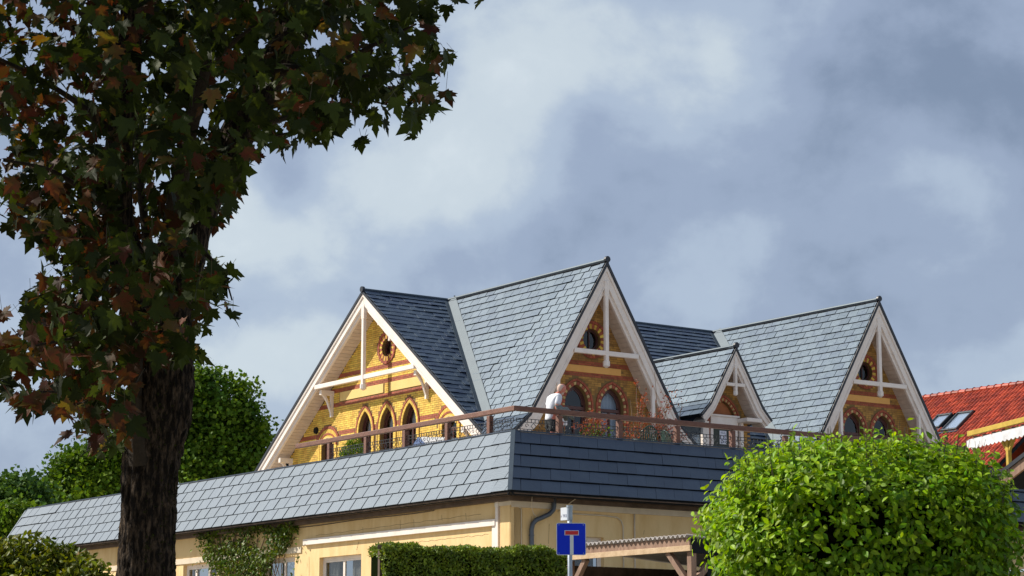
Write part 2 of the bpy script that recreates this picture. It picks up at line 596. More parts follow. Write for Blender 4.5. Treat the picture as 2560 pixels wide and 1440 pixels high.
# ------------------------------------------------------------------ plane frames and slate fields
class Frame:
    """vertical plane: u along U, z up, d along outward normal n"""

    def __init__(s, O, U, n):
        s.O, s.U, s.n = Vector(O), Vector(U), Vector(n)

    def P(s, u, z, d=0.0):
        p = s.O + s.U * u + s.n * d
        return Vector((p.x, p.y, z))

    def box(s, mb, u0, u1, z0, z1, d0, d1):
        b = [s.P(u0, z0, d0), s.P(u1, z0, d0), s.P(u1, z0, d1), s.P(u0, z0, d1)]
        t = [s.P(u0, z1, d0), s.P(u1, z1, d0), s.P(u1, z1, d1), s.P(u0, z1, d1)]
        return mb.hexa(b, t)


def clip(poly, f):
    """poly: list of (u, s); keep f >= 0, f affine"""
    out = []
    n = len(poly)
    for i in range(n):
        a, b = poly[i], poly[(i + 1) % n]
        fa, fb = f(a), f(b)
        if fa >= 0:
            out.append(a)
        if (fa >= 0) != (fb >= 0):
            t = fa / (fa - fb)
            out.append((a[0] + (b[0] - a[0]) * t, a[1] + (b[1] - a[1]) * t))
    return out


def area(p):
    return 0.5 * abs(sum(p[i][0] * p[(i + 1) % len(p)][1] - p[(i + 1) % len(p)][0] * p[i][1] for i in range(len(p))))


class Slope:
    """sloping plane: origin O, unit u, unit s (down the slope), normal n; clips are functions of the 3D point"""

    def __init__(s, O, U, S, u0, u1, s1, clips=(), margin=0.0):
        s.O, s.U, s.S = Vector(O), Vector(U).normalized(), Vector(S).normalized()
        s.n = s.U.cross(s.S).normalized()
        if s.n.z < 0:
            s.n = -s.n
        s.u0, s.u1, s.s1 = u0, u1, s1
        s.clips, s.margin = clips, margin

    def P(s, u, v, h=0.0):
        return s.O + s.U * u + s.S * v + s.n * h

    def outline(s, margin=0.0):
        p = [(s.u0, 0), (s.u1, 0), (s.u1, s.s1), (s.u0, s.s1)]
        for c in s.clips:
            p = clip(p, lambda q: c(s.P(*q)) - margin)
            if len(p) < 3:
                return []
        return p

    def slab(s, mb, thick=0.10, h=-0.01):
        p = s.outline()
        if len(p) >= 3:
            mb.prism([s.P(u, v, h) for u, v in p], -s.n * thick)

    def slates(s, w, e, jit=0.004, lift=0.026, gap=0.02, tk=0.014, start=0.0, skew=0.0, rowgap=0.018):
        """returns full slates as transforms and cut slates as prisms"""
        full, cut = [], MB()
        rows = int(math.ceil(s.s1 / e - 0.05))
        for k in range(rows):
            v0, v1 = k * e, min((k + 1) * e, s.s1 + 0.02)
            off = (0.5 * w if k % 2 else 0.0) + start + (skew * v0) % w
            sk = skew * (v1 - v0)
            i0 = int(math.floor((s.u0 - off) / w)) - 2
            i1 = int(math.ceil((s.u1 - off) / w)) + 2
            for i in range(i0, i1):
                a, b = off + i * w, off + (i + 1) * w - gap
                a2, b2 = (max(a, s.u0), min(b, s.u1)) if not skew else (a, b)
                if b2 - a2 < 0.03:
                    continue
                q = [(a2, v0), (b2, v0), (b2 + sk, v1), (a2 + sk, v1)]
                p = q
                for c in s.clips:
                    p = clip(p, lambda r: c(s.P(*r)) - s.margin)
                    if len(p) < 3:
                        break
                if len(p) < 3 or area(p) < 0.002:
                    continue
                j = random.uniform(-jit, jit)
                if area(p) > 0.999 * area(q):
                    base = s.P(a2, v0 + rowgap, j)
                    ax = s.U * (b2 - a2)
                    ay = s.S * (v1 - v0 - rowgap + .004) + s.U * sk + s.n * (lift + random.uniform(-jit, jit))
                    az = s.n * tk
                    full.append([[ax[r], ay[r], az[r], base[r]] for r in range(3)])
                else:
                    pts = [s.P(u, v, j + lift * (v - v0) / e) for u, v in p]
                    cut.prism(pts, s.n * tk)
        return full, cut


BOXV = np.array([(0, 0, 0), (1, 0, 0), (1, 1, 0), (0, 1, 0), (0, 0, 1), (1, 0, 1), (1, 1, 1), (0, 1, 1)], float)
BOXF = [(3, 2, 1, 0), (4, 5, 6, 7), (0, 1, 5, 4), (1, 2, 6, 5), (2, 3, 7, 6), (3, 0, 4, 7)]


def hull_shift(M, margin=0.0):
    return np.array(M, float)


# ================================================================== TERRACE BUILDING
def T_(a, b, z=0.0):
    p = TC + L * a + R * b
    return Vector((p.x, p.y, z))


tb = empty('terrace_building', T_(8, 8, 3.4), 'long low cream plastered building with a slate mansard edge round its flat roof', 'building')
ZP, ZE, ZD = 7.37, 5.87, 6.93
OL, OR = 0.99, 1.26          # how far the mansard foot stands out on the left and right faces
AEND, BEND = 27.4, 30.0

# slates on both faces
sl_left = Slope(T_(0, 0, ZP), L, (-R * OL - Z * (ZP - ZE)), -OR, AEND, math.hypot(OL, ZP - ZE),
                clips=(lambda P: (P - TC).dot(L) * (ZP - ZE) + OR * (ZP - P.z) - 0.0,), margin=0.03)
sl_right = Slope(T_(0, 0, ZP), R, (-L * OR - Z * (ZP - ZE)), -OL, BEND, math.hypot(OR, ZP - ZE),
                 clips=(lambda P: (P - TC).dot(R) * (ZP - ZE) + OL * (ZP - P.z),), margin=0.03)
core = MB()
sl_left.slab(core, 0.12, -0.012)
sl_right.slab(core, 0.12, -0.012)
mans = core.build('mansard_roof', m_underlay, tb)
cutall = MB()
fl, c1 = sl_left.slates(0.55, math.hypot(OL, ZP - ZE) / 5.0)
fr_, c2 = sl_right.slates(0.55, math.hypot(OR, ZP - ZE) / 5.0, start=0.2, gap=0.006, skew=-0.464, rowgap=0.026)
c1.build('cut_slate', m_slate, mans)['kind'] = 'stuff'
c2.build('cut_slate', m_slate, mans)['kind'] = 'stuff'
scatter(mans, 'slate', BOXV, BOXF, np.array(fl), m_slate, 230, 'slate_field')
# the right face is laid with joints running parallel to the hip: same shape for all, baked into the shared mesh
FRM = np.array(fr_)
lin = FRM[:, :, :3].mean(0)
shp = BOXV @ lin.T
FR2 = np.zeros_like(FRM)
FR2[:, :, :3] = np.eye(3)
FR2[:, :, 3] = FRM[:, :, 3]
px_, py_, w__ = proj_np(FR2[:, :, 3])
scatter(mans, 'slate', shp, BOXF, FR2, m_slate, 66, 'slate_field', rank=np.where(px_ < 1900, 1, .5) / w__)
# hip strip and capping
mb = MB()
p0, p1 = T_(0, 0, ZP + 0.03), T_(-OR, -OL, ZE + 0.02)
mb.beam(p0, p1, 0.10, 0.02, side=R - L * 1.0)
mb.build('hip_strip', m_lead, mans)
mb = MB()
mb.box(T_(AEND / 2, 0.06, ZP + 0.02), L * (AEND / 2), R * 0.09, Z * 0.015)
mb.box(T_(0.06, BEND / 2 + 0.15, ZP + 0.021), R * (BEND / 2), L * 0.09, Z * 0.015)
mb.build('parapet_capping', m_slate, mans)
mb = MB()
mb.box(T_(AEND + 0.05, -OL / 2, (ZP + ZE) / 2), L * 0.04, (-R * OL - Z * (ZP - ZE)) * 0.5, (R * 0.8 + Z * 0.5) * 0.10)
mb.build('verge_board', m_slate, mans)
# deck
mb = MB()
mb.hexa([T_(0.05, 0.05, ZD - 0.25), T_(AEND, 0.05, ZD - 0.25), T_(AEND, BEND, ZD - 0.25), T_(0.05, BEND, ZD - 0.25)],
        [T_(0.05, 0.05, ZD), T_(AEND, 0.05, ZD), T_(AEND, BEND, ZD), T_(0.05, BEND, ZD)])
mb.build('flat_roof', m_deck, tb)

WB, WA = -0.47, -0.60        # wall planes: left wall at b = WB, right wall at a = WA
FL = Frame(T_(0, WB), L, -R)
FR = Frame(T_(WA, 0), R, -L)


def wall_with_holes(name, fr, outline, holes, m, parent, depth=0.25, face=0.0):
    """outline, holes: lists of (u, z). Front face with openings, reveals going back by depth, plain back."""
    polys = [[Vector((u, z, 0)) for u, z in outline]] + [[Vector((u, z, 0)) for u, z in h] for h in holes]
    flat = [q for p in polys for q in p]
    tris = tessellate_polygon(polys)
    mb = MB()
    for q in flat:
        mb.v.append(tuple(fr.P(q.x, q.y, face)))
    for q in flat:
        mb.v.append(tuple(fr.P(q.x, q.y, face - depth)))
    n = len(flat)
    for t in tris:
        mb.f.append(tuple(t))
        mb.f.append(tuple(n + q for q in reversed(t)))
    k = 0
    for p in polys:
        for i in range(len(p)):
            j = (i + 1) % len(p)
            mb.f.append((k + i, k + j, n + k + j, n + k + i))
        k += len(p)
    return mb.build(name, m, parent)


def rect(u0, u1, z0, z1):
    return [(u0, z0), (u1, z0), (u1, z1), (u0, z1)]


wins = [(5.78, 7.80, 3.78, 4.85), (9.05, 10.75, 3.83, 4.95), (13.3, 15.3, 3.93, 4.99)]
wall_with_holes('left_wall', FL, rect(WA, AEND + 0.2, 2.6, 6.0), [rect(*w) for w in wins], m_plaster, tb, 0.3)
wr = [(1.2, 2.13, 4.1, 5.0)]
wall_with_holes('right_wall', FR, rect(WB, BEND, 2.6, 6.0), [rect(*w) for w in wr], m_plaster, tb, 0.3)
mb = MB()
mb.hexa([T_(WA + .3, WB + .3, 2.6), T_(AEND, WB + .3, 2.6), T_(AEND, WB + 0.35, 2.6), T_(WA + .3, WB + .35, 2.6)],
        [T_(WA + .3, WB + .3, 2.7), T_(AEND, WB + .3, 2.7), T_(AEND, WB + 0.35, 2.7), T_(WA + .3, WB + .35, 2.7)])
# soffit and fascia under the mansard foot
mb = MB()
mb.hexa([T_(-OR + .03, -OL + .03, ZE - 0.05), T_(AEND, -OL + .03, ZE - 0.05), T_(AEND, WB + .02, ZE - 0.05), T_(WA, WB + .02, ZE - 0.05)],
        [T_(-OR + .03, -OL + .03, ZE - 0.01), T_(AEND, -OL + .03, ZE - 0.01), T_(AEND, WB + .02, ZE - 0.01), T_(WA, WB + .02, ZE - 0.01)])
mb.hexa([T_(-OR + .03, -OL + .03, ZE - 0.051), T_(-OR + .03, BEND, ZE - 0.051), T_(WA + .02, BEND, ZE - 0.051), T_(WA + .02, WB, ZE - 0.051)],
        [T_(-OR + .03, -OL + .03, ZE - 0.011), T_(-OR + .03, BEND, ZE - 0.011), T_(WA + .02, BEND, ZE - 0.011), T_(WA + .02, WB, ZE - 0.011)])
mb.build('eaves_soffit', m_fascia, tb)
mb = MB()
FL.box(mb, WA - 0.16, AEND, ZE - 0.15, ZE - 0.055, 0.004, 0.16)
FR.box(mb, WB - 0.14, BEND, ZE - 0.149, ZE - 0.055, 0.004, 0.159)
mb.build('eaves_fascia', m_fascia, tb, bevel=0.006)
mb = MB()
FL.box(mb, WA - 0.05, 0.0, 5.62, 5.715, 0.002, 0.06)
mb.build('cornice_strip', m_trim, tb)
mb = MB()
FR.box(mb, WB - 0.02, BEND, 5.58, 5.717, 0.002, 0.045)
mb.build('cornice_strip', m_trim, tb)
mb = MB()
FL.box(mb, WA + 0.0, -0.22, 2.7, 5.62, 0.003, 0.05)
FR.box(mb, WB - 0.04, WB + 0.05, 2.7, 5.58, 0.003, 0.028)
mb.build('corner_pier', m_plaster, tb, bevel=0.008)
mb = MB()
FL.box(mb, -0.16, -0.06, 2.7, 5.72, 0.003, 0.07)
mb.build('white_strip', m_white, tb)
mb = MB()
FL.box(mb, -0.06, 8.5, 5.195, 5.345, 0.003, 0.09)
mb.build('white_band', m_white, tb, bevel=0.006)
mb = MB()
FL.box(mb, -0.04, 0.10, 2.7, 5.195, 0.004, 0.05)
mb.build('white_strip', m_white, tb)


def curtain(fr, u0, u1, z0, z1, d, m, parent, n=26, amp=0.03):
    mb = MB()
    k = len(mb.v)
    for i in range(n + 1):
        u = u0 + (u1 - u0) * i / n
        dd = d + amp * math.sin(i * 1.9) + amp * 0.5 * math.sin(i * 0.7)
        mb.v += [tuple(fr.P(u, z0, dd)), tuple(fr.P(u, z1, dd))]
    for i in range(n):
        mb.f.append((2 * i, 2 * i + 2, 2 * i + 3, 2 * i + 1))
    return mb.build('curtain', m, parent, smooth=True)


def rect_window(fr, u0, u1, z0, z1, parent, mull, d=-0.14, fm=None, gl=None, cur=None):
    fm = fm or m_white
    root = MB()
    t = 0.06
    fr.box(root, u0 + .001, u0 + t, z0, z1, d - 0.06, d + 0.03)
    fr.box(root, u1 - t, u1 - .001, z0, z1, d - 0.06, d + 0.03)
    fr.box(root, u0 + t, u1 - t, z1 - t * 1.4, z1 - .001, d - 0.06, d + 0.03)
    fr.box(root, u0 + t, u1 - t, z0 + .001, z0 + t, d - 0.06, d + 0.03)
    w = root.build('window', fm, parent, bevel=0.004)
    edges = [u0 + t] + [u0 + (u1 - u0) * q for q in mull] + [u1 - t]
    for i in range(len(edges) - 1):
        a, b = edges[i], edges[i + 1]
        s_ = MB()
        e = 0.045
        fr.box(s_, a + .002, a + e, z0 + t, z1 - t * 1.4, d - 0.03, d + 0.018)
        fr.box(s_, b - e, b - .002, z0 + t, z1 - t * 1.4, d - 0.03, d + 0.018)
        fr.box(s_, a + e, b - e, z1 - t * 1.4 - e, z1 - t * 1.4 - .002, d - 0.03, d + 0.018)
        fr.box(s_, a + e, b - e, z0 + t + .002, z0 + t + e, d - 0.03, d + 0.018)
        s_.build('sash', fm, w, bevel=0.003)
        g_ = MB()
        fr.box(g_, a + e, b - e, z0 + t + e, z1 - t * 1.4 - e, d - 0.01, d - 0.005)
        g_.build('pane', gl or m_glass, w)
    if cur:
        for (a, b) in cur:
            curtain(fr, u0 + (u1 - u0) * a, u0 + (u1 - u0) * b, z0 + .02, z1 - 0.05, d - 0.12, m_curtain, w)
    bk = MB()
    fr.box(bk, u0 - .2, u1 + .2, z0 - .2, z1 + .2, d - 1.2, d - 1.1)
    bk.build('room_wall', m_dark, w)
    return w


rect_window(FL, *wins[0], tb, (0.5,), cur=[(0.05, 0.42), (0.72, 0.95)])
rect_window(FL, *wins[1], tb, (0.42,), cur=[(0.5, 0.62), (0.1, 0.2)])
rect_window(FL, *wins[2], tb, (0.33, 0.72), cur=[(0.3, 0.5), (0.75, 0.95)])
rect_window(FR, *wr[0], tb, (), cur=[(0.1, 0.9)])
# raised plaster band above the far windows, white lintel
mb = MB()
FL.box(mb, 8.7, 20.0, 5.02, 5.17, 0.002, 0.03)
mb.build('plaster_band', m_trim, tb)
# hairline cracks as thin recess-coloured strips stand a hair proud
m_crack = mat('crack_line', (0.30, 0.20, 0.10), rough=0.9)
mb = MB()
for (ua, za, ub, zb) in [(0.6, 5.50, 8.0, 5.42), (0.3, 5.02, 4.3, 5.0), (6.0, 4.95, 5.9, 5.15)]:
    pts = []
    for i in range(30):
        t = i / 29
        pts.append((ua + (ub - ua) * t, za + (zb - za) * t + 0.012 * math.sin(i * 2.3) + 0.008 * random.uniform(-1, 1)))
    for (a, b) in zip(pts[:-1], pts[1:]):
        mb.beam(FL.P(a[0], a[1], 0.001), FL.P(b[0], b[1], 0.001), 0.004, 0.008, side=FL.n)
for (u, z, h) in [(1.2, 5.40, .16), (3.4, 5.35, .2), (4.0, 5.35, .22), (5.7, 5.2, .3), (8.3, 4.4, .5), (2.2, 5.45, .12)]:
    mb.beam(FL.P(u, z, 0.001), FL.P(u + .02, z + h, 0.001), 0.004, 0.008, side=FL.n)
mb.build('hairline_crack', m_crack, tb)['kind'] = 'stuff'
mb = MB()
for (u, z, h) in [(0.05, 4.9, .5), (0.55, 4.8, .45), (-0.45, 5.1, .2), (3.3, 5.12, .1), (1.6, 4.85, .08)]:
    mb.beam(FR.P(u, z, 0.001), FR.P(u + .02, z + h, 0.001), 0.004, 0.008, side=FR.n)
mb.build('hairline_crack', m_crack, tb)['kind'] = 'stuff'
# downpipe with swan neck
mb = MB()
pts = [FR.P(0.62, 5.86, 0.12), FR.P(0.62, 5.66, 0.12), FR.P(0.60, 5.56, 0.12), FR.P(0.50, 5.46, 0.11), FR.P(0.32, 5.38, 0.10),
       FR.P(0.14, 5.31, 0.09), FR.P(0.05, 5.22, 0.085), FR.P(0.02, 5.10, 0.08), FR.P(0.02, 4.0, 0.08), FR.P(0.02, 3.0, 0.08)]
mb.tube(pts, 0.055, 12)
dp = mb.build('downpipe', m_zinc, tb, smooth=True)
mb = MB()
for z in (4.95, 3.9):
    mb.tube([FR.P(0.02, z, 0.08), FR.P(0.02, z + .03, 0.08)], 0.063, 12)
mb.build('pipe_clamp', m_zinc, dp)
# conduits and cables on the right wall
mb = MB()
pts = [FR.P(1.15, 5.50, 0.03), FR.P(2.1, 5.50, 0.03), FR.P(2.5, 5.475, 0.03), FR.P(2.62, 5.40, 0.03), FR.P(2.67, 5.28, 0.03), FR.P(2.68, 3.4, 0.03)]
mb.tube(pts, 0.016, 8)
mb.build('conduit', m_trim, tb, smooth=True)
mb = MB()
mb.tube([FR.P(3.01, 5.585, 0.03), FR.P(3.01, 3.4, 0.03)], 0.018, 8)
mb.build('conduit', m_trim, tb, smooth=True)
mb = MB()
mb.tube([FR.P(-0.3, 5.585, 0.03), FR.P(-0.22, 5.55, 0.02), FR.P(-0.22, 3.4, 0.02)], 0.012, 6)
mb.build('conduit', m_trim, tb, smooth=True)
mb = MB()
mb.tube([FR.P(-0.05, 5.83, .2), FR.P(-0.02, 5.6, .14), FR.P(0.06, 5.45, .1), FR.P(0.16, 5.38, .09)], 0.008, 6)
mb.tube([FR.P(1.04, 5.82, .4), FR.P(1.00, 5.72, .2), FR.P(0.9, 5.6, .05), FR.P(0.8, 5.52, .02)], 0.008, 6)
mb.build('loose_cable', m_trim, tb, smooth=True)
# eaves moulding strings on the left wall
mb = MB()
mb.tube([FL.P(2.5 + 0.9 * i, 5.70 - 0.012 * math.sin(i * 1.3) - 0.004 * i, 0.03) for i in range(14)], 0.012, 5)
mb.build('wall_cable', m_fascia, tb)

# ================================================================== RAILING
rl = empty('terrace_railing', T_(0.15, 0.15, ZP), 'red-brown timber handrail with black iron panels round the flat roof edge', 'railing')
RZ = 7.98
AR, BR = 10.1, 15.0
mb = MB()
mb.hexa([T_(0.09, 0.09, RZ - .115), T_(AR, 0.09, RZ - .115), T_(AR, 0.21, RZ - .115), T_(0.21, 0.21, RZ - .115)],
        [T_(0.09, 0.09, RZ), T_(AR, 0.09, RZ), T_(AR, 0.21, RZ), T_(0.21, 0.21, RZ)])
mb.build('handrail', m_brownwood, rl, bevel=0.01)
mb = MB()
mb.hexa([T_(0.09, 0.092, RZ - .115), T_(0.21, 0.212, RZ - .115), T_(0.21, BR, RZ - .115), T_(0.09, BR, RZ - .115)],
        [T_(0.09, 0.092, RZ), T_(0.21, 0.212, RZ), T_(0.21, BR, RZ), T_(0.09, BR, RZ)])
mb.build('handrail', m_brownwood, rl, bevel=0.01)
pl_ = [1.14, 2.9, 4.78, 6.59, 8.4]
pr_ = [1.42, 3.2, 4.97, 6.74, 8.5, 10.3, 12.1, 13.9]
for a in pl_:
    mb = MB()
    mb.box(T_(a, 0.15, (RZ - .14 + ZD) / 2), L * 0.06, R * 0.06, Z * ((RZ - .14 - ZD) / 2))
    mb.build('rail_post', m_brownwood, rl, bevel=0.008)
for b in pr_:
    mb = MB()
    mb.box(T_(0.15, b, (RZ - .14 + ZD) / 2), L * 0.06, R * 0.06, Z * ((RZ - .14 - ZD) / 2))
    mb.build('rail_post', m_brownwood, rl, bevel=0.008)


def iron_panel(P0, P1):
    """iron panel between two posts: top rails, scrolls, diamonds and bars"""
    d = (P1 - P0)
    ln = d.length
    d.normalize()
    mb = MB()

    def q(u, z):
        return P0 + d * u + Z * z
    ti, zb = 0.013, ZD + 0.06
    for z in (7.70, 7.62, 7.46, 7.41):
        mb.beam(q(0, z), q(ln, z), ti, ti)
    n = int(ln / 0.105)
    st = ln / n
    for i in range(n + 1):
        u = i * st
        mb.beam(q(u, zb), q(u, 7.46), ti, ti, side=d)
        mb.beam(q(u, 7.62), q(u, 7.70), ti, ti, side=d)
    # diamonds and S-scrolls in the frieze between the rails
    m_ = max(int(ln / 0.17), 2)
    for i in range(m_):
        c = (i + 0.5) * ln / m_
        if i % 2 == 0:
            for (du, dz, eu, ez) in ((-.07, 0, 0, .07), (0, .07, .07, 0), (.07, 0, 0, -.07), (0, -.07, -.07, 0)):
                mb.beam(q(c + du, 7.54 + dz), q(c + eu, 7.54 + ez), ti * .8, ti * .8)
        else:
            pts = [q(c + 0.05 * math.cos(t) * (1 - .08 * k), 7.54 + 0.06 * math.sin(t) * (1 - .08 * k)) for k, t in enumerate(np.linspace(0, 5.5, 9))]
            for a_, b_ in zip(pts[:-1], pts[1:]):
                mb.beam(a_, b_, ti * .8, ti * .8)
    return mb.build('iron_panel', m_iron, rl)


prev = 0.2
for a in pl_:
    iron_panel(T_(prev + (.06 if prev > .3 else 0), 0.15), T_(a - .06, 0.15))
    prev = a
prev = 0.2
for b in pr_:
    iron_panel(T_(0.15, prev + (.06 if prev > .3 else 0)), T_(0.15, b - .06))
    prev = b

# ================================================================== VILLA
def H_(a, b, z=0.0):
    p = HC + L * a + R * b
    return Vector((p.x, p.y, z))


vl = empty('villa', H_(0, 4, 3.6), 'yellow brick villa with three steep slate gables and white bargeboards', 'house')
ZR = 14.07
TM = 0.765           # slope of the main roof (tangent)
AM = 0.12            # a of the main ridge
TG = 1.67            # slope of the cross roofs
ZK, ZG = 9.31, 8.79  # kick and eave of the cross roofs
BL = -3.55           # plane of the left gable's bargeboards
GA = [dict(c=-0.31, plane=-8.30, wall=-7.70), dict(c=11.04, plane=-8.15, wall=-7.55)]


def z_main(P):
    a = (P - HC).dot(L)
    return ZR - TM * abs(AM - a)


def z_cross(P, c):
    b = (P - HC).dot(R)
    x = abs(b - c)
    hk = (ZR - ZK) / TG
    return ZR - TG * x if x < hk else ZK - 0.93 * (x - hk)


def z_cross_lin(P, c, side):
    b = (P - HC).dot(R)
    return ZR - TG * (c - b) * side if True else 0


slates_full = []
roof = None
slab = MB()
cuts = []
patches = []
HK = (ZR - ZK) / TG
hyp = math.hypot(1, TG)
# cross roofs, left and right slopes
for g_ in GA:
    c = g_['c']
    for sd in (-1, 1):
        S = R * sd * 1.0 - Z * TG
        s1 = HK * hyp
        p = Slope(H_(0, c, ZR), L, S, g_['plane'] - 0.02, AM + 0.02, s1, clips=(lambda P: P.z - z_main(P) + 0.0,), margin=0.0)
        p.vis = (sd == -1)
        p.w, p.e = 0.45, s1 / 20
        patches.append(p)
        S2 = R * sd - Z * 0.93
        s2 = (ZK - ZG) / 0.93 * math.hypot(1, 0.93)
        p2 = Slope(H_(0, c + sd * HK, ZK), L, S2, g_['plane'] - 0.02, AM, s2, clips=(lambda P: P.z - z_main(P),))
        p2.vis = (sd == -1)
        p2.w, p2.e = 0.45, s2 / 3
        patches.append(p2)
# main roof front slope patches
SM = -L - Z * TM
sm1 = 6.9 * math.hypot(1, TM)
c0, c1_ = GA[0]['c'], GA[1]['c']


def over(c, side):
    def f(P):
        b = (P - HC).dot(R)
        return P.z - (ZR - TG * (b - c) * side)
    return f


for (b0, b1, cl) in [(BL - 0.02, c0, (over(c0, -1),)), (c0, c1_, (over(c0, 1), over(c1_, -1))), (c1_, 13.5, (over(c1_, 1),))]:
    p = Slope(H_(AM, 0, ZR), R, SM, b0, b1, sm1, clips=cl)
    p.vis = b1 < 13
    p.w, p.e = 0.50, 0.262
    patches.append(p)
# main roof back slope
p = Slope(H_(AM, 0, ZR), R, L - Z * TM, BL - 0.02, 13.5, sm1)
p.vis = False
p.w, p.e = 0.5, 0.3
patches.append(p)
# dormer
DC, DZ, DK, DG = 5.40, 12.11, 10.25, 9.87
DT = (DZ - DK) / 1.10
for sd in (-1, 1):
    S = R * sd - Z * DT
    p = Slope(H_(0, DC, DZ), L, S, -7.52, 0.0, 1.10 * math.hypot(1, DT), clips=(lambda P: P.z - z_main(P),))
    p.vis = (sd == -1)
    p.w, p.e = 0.45, 1.10 * math.hypot(1, DT) / 7.5
    patches.append(p)
    t2 = (DK - DG) / 0.36
    p = Slope(H_(0, DC + sd * 1.10, DK), L, R * sd - Z * t2, -7.52, 0.0, 0.36 * math.hypot(1, t2), clips=(lambda P: P.z - z_main(P),))
    p.vis = (sd == -1)
    p.w, p.e = 0.45, 0.26
    patches.append(p)
for p in patches:
    p.slab(slab, 0.10, -0.008)
roof = slab.build('roof', m_underlay, vl)
full = []
cutm = MB()
for p in patches:
    if p.vis:
        f, c = p.slates(p.w, p.e, jit=0.005, lift=0.026, gap=0.018 if p.w < 0.5 else 0.008)
        full += f
        k = len(cutm.v)
        cutm.v += c.v
        cutm.f += [tuple(q + k for q in t) for t in c.f]
    else:
        mb = MB()
        p.slab(mb, 0.015, 0.012)
        if mb.v:
            mb.build('slate_sheet', m_slate_villa, roof)
cutm.build('cut_slate', m_slate_villa, roof)['kind'] = 'stuff'
scatter(roof, 'slate', BOXV, BOXF, np.array(full), m_slate_villa, 290, 'slate_field')


# valley flashings
def valley(c, side, zt, t_cross, zlow):
    mb = MB()
    # intersection line: main ZR - TM*(AM-a) = zt - t_cross*x ; x = distance from cross ridge
    def pt(z, off):
        a = AM - (ZR - z) / TM
        x = (zt - z) / t_cross
        return H_(a, c + side * x, z)
    top = min(zt, ZR)
    A, B = pt(top - .12, 0), pt(zlow, 0)
    nC = (R * side * t_cross + Z).normalized()
    nM = (-L * TM + Z).normalized()
    d = (B - A).normalized()
    for n_, w, s_ in ((nC, 0.34, 1), (nM, 0.16, -1)):
        t = n_.cross(d).normalized()
        # point the strip away from the valley, up its own slope
        if t.z < 0:
            t = -t
        o = n_ * 0.034
        mb.prism([A + o, B + o, B + t * w + o, A + t * w + o], n_ * 0.01)
    return mb.build('valley_flashing', m_lead, roof)


valley(GA[0]['c'], -1, ZR, TG, 9.25)
valley(GA[0]['c'], 1, ZR, TG, 9.25)
valley(GA[1]['c'], -1, ZR, TG, 9.25)
valley(DC, -1, DZ, DT, 10.3)
# the dormer's right foot has a broad flashing against the big roof
mb = MB()
g1 = GA[1]
for (P0, P1) in (((-7.45, DC + 1.2, 10.12), (-7.45, DC + 2.0, 9.0)),):
    pass
# ridge cappings
mb = MB()
for g_ in GA:
    mb.tube([H_(g_['plane'] - 0.04, g_['c'], ZR + 0.02), H_(AM, g_['c'], ZR + 0.02)], 0.055, 8)
mb.tube([H_(AM, BL - 0.04, ZR + 0.02), H_(AM, 13.52, ZR + 0.02)], 0.055, 8)
mb.tube([H_(-7.54, DC, DZ + 0.02), H_(-2.4, DC, DZ + 0.02)], 0.045, 8)
mb.build('ridge_capping', m_lead, roof)
mb = MB()
for q, c, zt in ((GA[0]['plane'], GA[0]['c'], ZR), (GA[1]['plane'], GA[1]['c'], ZR), (-7.5, DC, DZ)):
    mb.tube([H_(q - 0.09, c, zt + 0.03), H_(q + 0.0, c, zt + 0.03)], 0.095, 10)
mb.tube([H_(AM, BL - 0.09, ZR + .03), H_(AM, BL, ZR + .03)], 0.095, 10)
mb.build('ridge_end_cap', m_black, roof)


def offset_line(pts, d):
    """offset an open polyline of (u, z) to its right-hand/lower side by d with mitres"""
    n = len(pts)
    res = []
    for i in range(n):
        ds = []
        if i > 0:
            ds.append((pts[i][0] - pts[i - 1][0], pts[i][1] - pts[i - 1][1]))
        if i < n - 1:
            ds.append((pts[i + 1][0] - pts[i][0], pts[i + 1][1] - pts[i][1]))
        ns = []
        for x, y in ds:
            l_ = math.hypot(x, y)
            ns.append((y / l_, -x / l_))
        if len(ns) == 1:
            nx_, ny_ = ns[0]
            k = 1
        else:
            nx_, ny_ = ns[0][0] + ns[1][0], ns[0][1] + ns[1][1]
            l_ = math.hypot(nx_, ny_)
            nx_, ny_ = nx_ / l_, ny_ / l_
            k = 1 / (nx_ * ns[0][0] + ny_ * ns[0][1])
        res.append((pts[i][0] + nx_ * d * k, pts[i][1] + ny_ * d * k))
    return res


def strip(fr, line, d0, d1, n0, n1, mb, seg=None):
    A, B = offset_line(line, d0), offset_line(line, d1)
    for i in (seg if seg is not None else range(len(line) - 1)):
        q = [A[i], A[i + 1], B[i + 1], B[i]]
        mb.hexa([fr.P(u, z, n0) for u, z in q], [fr.P(u, z, n1) for u, z in q])


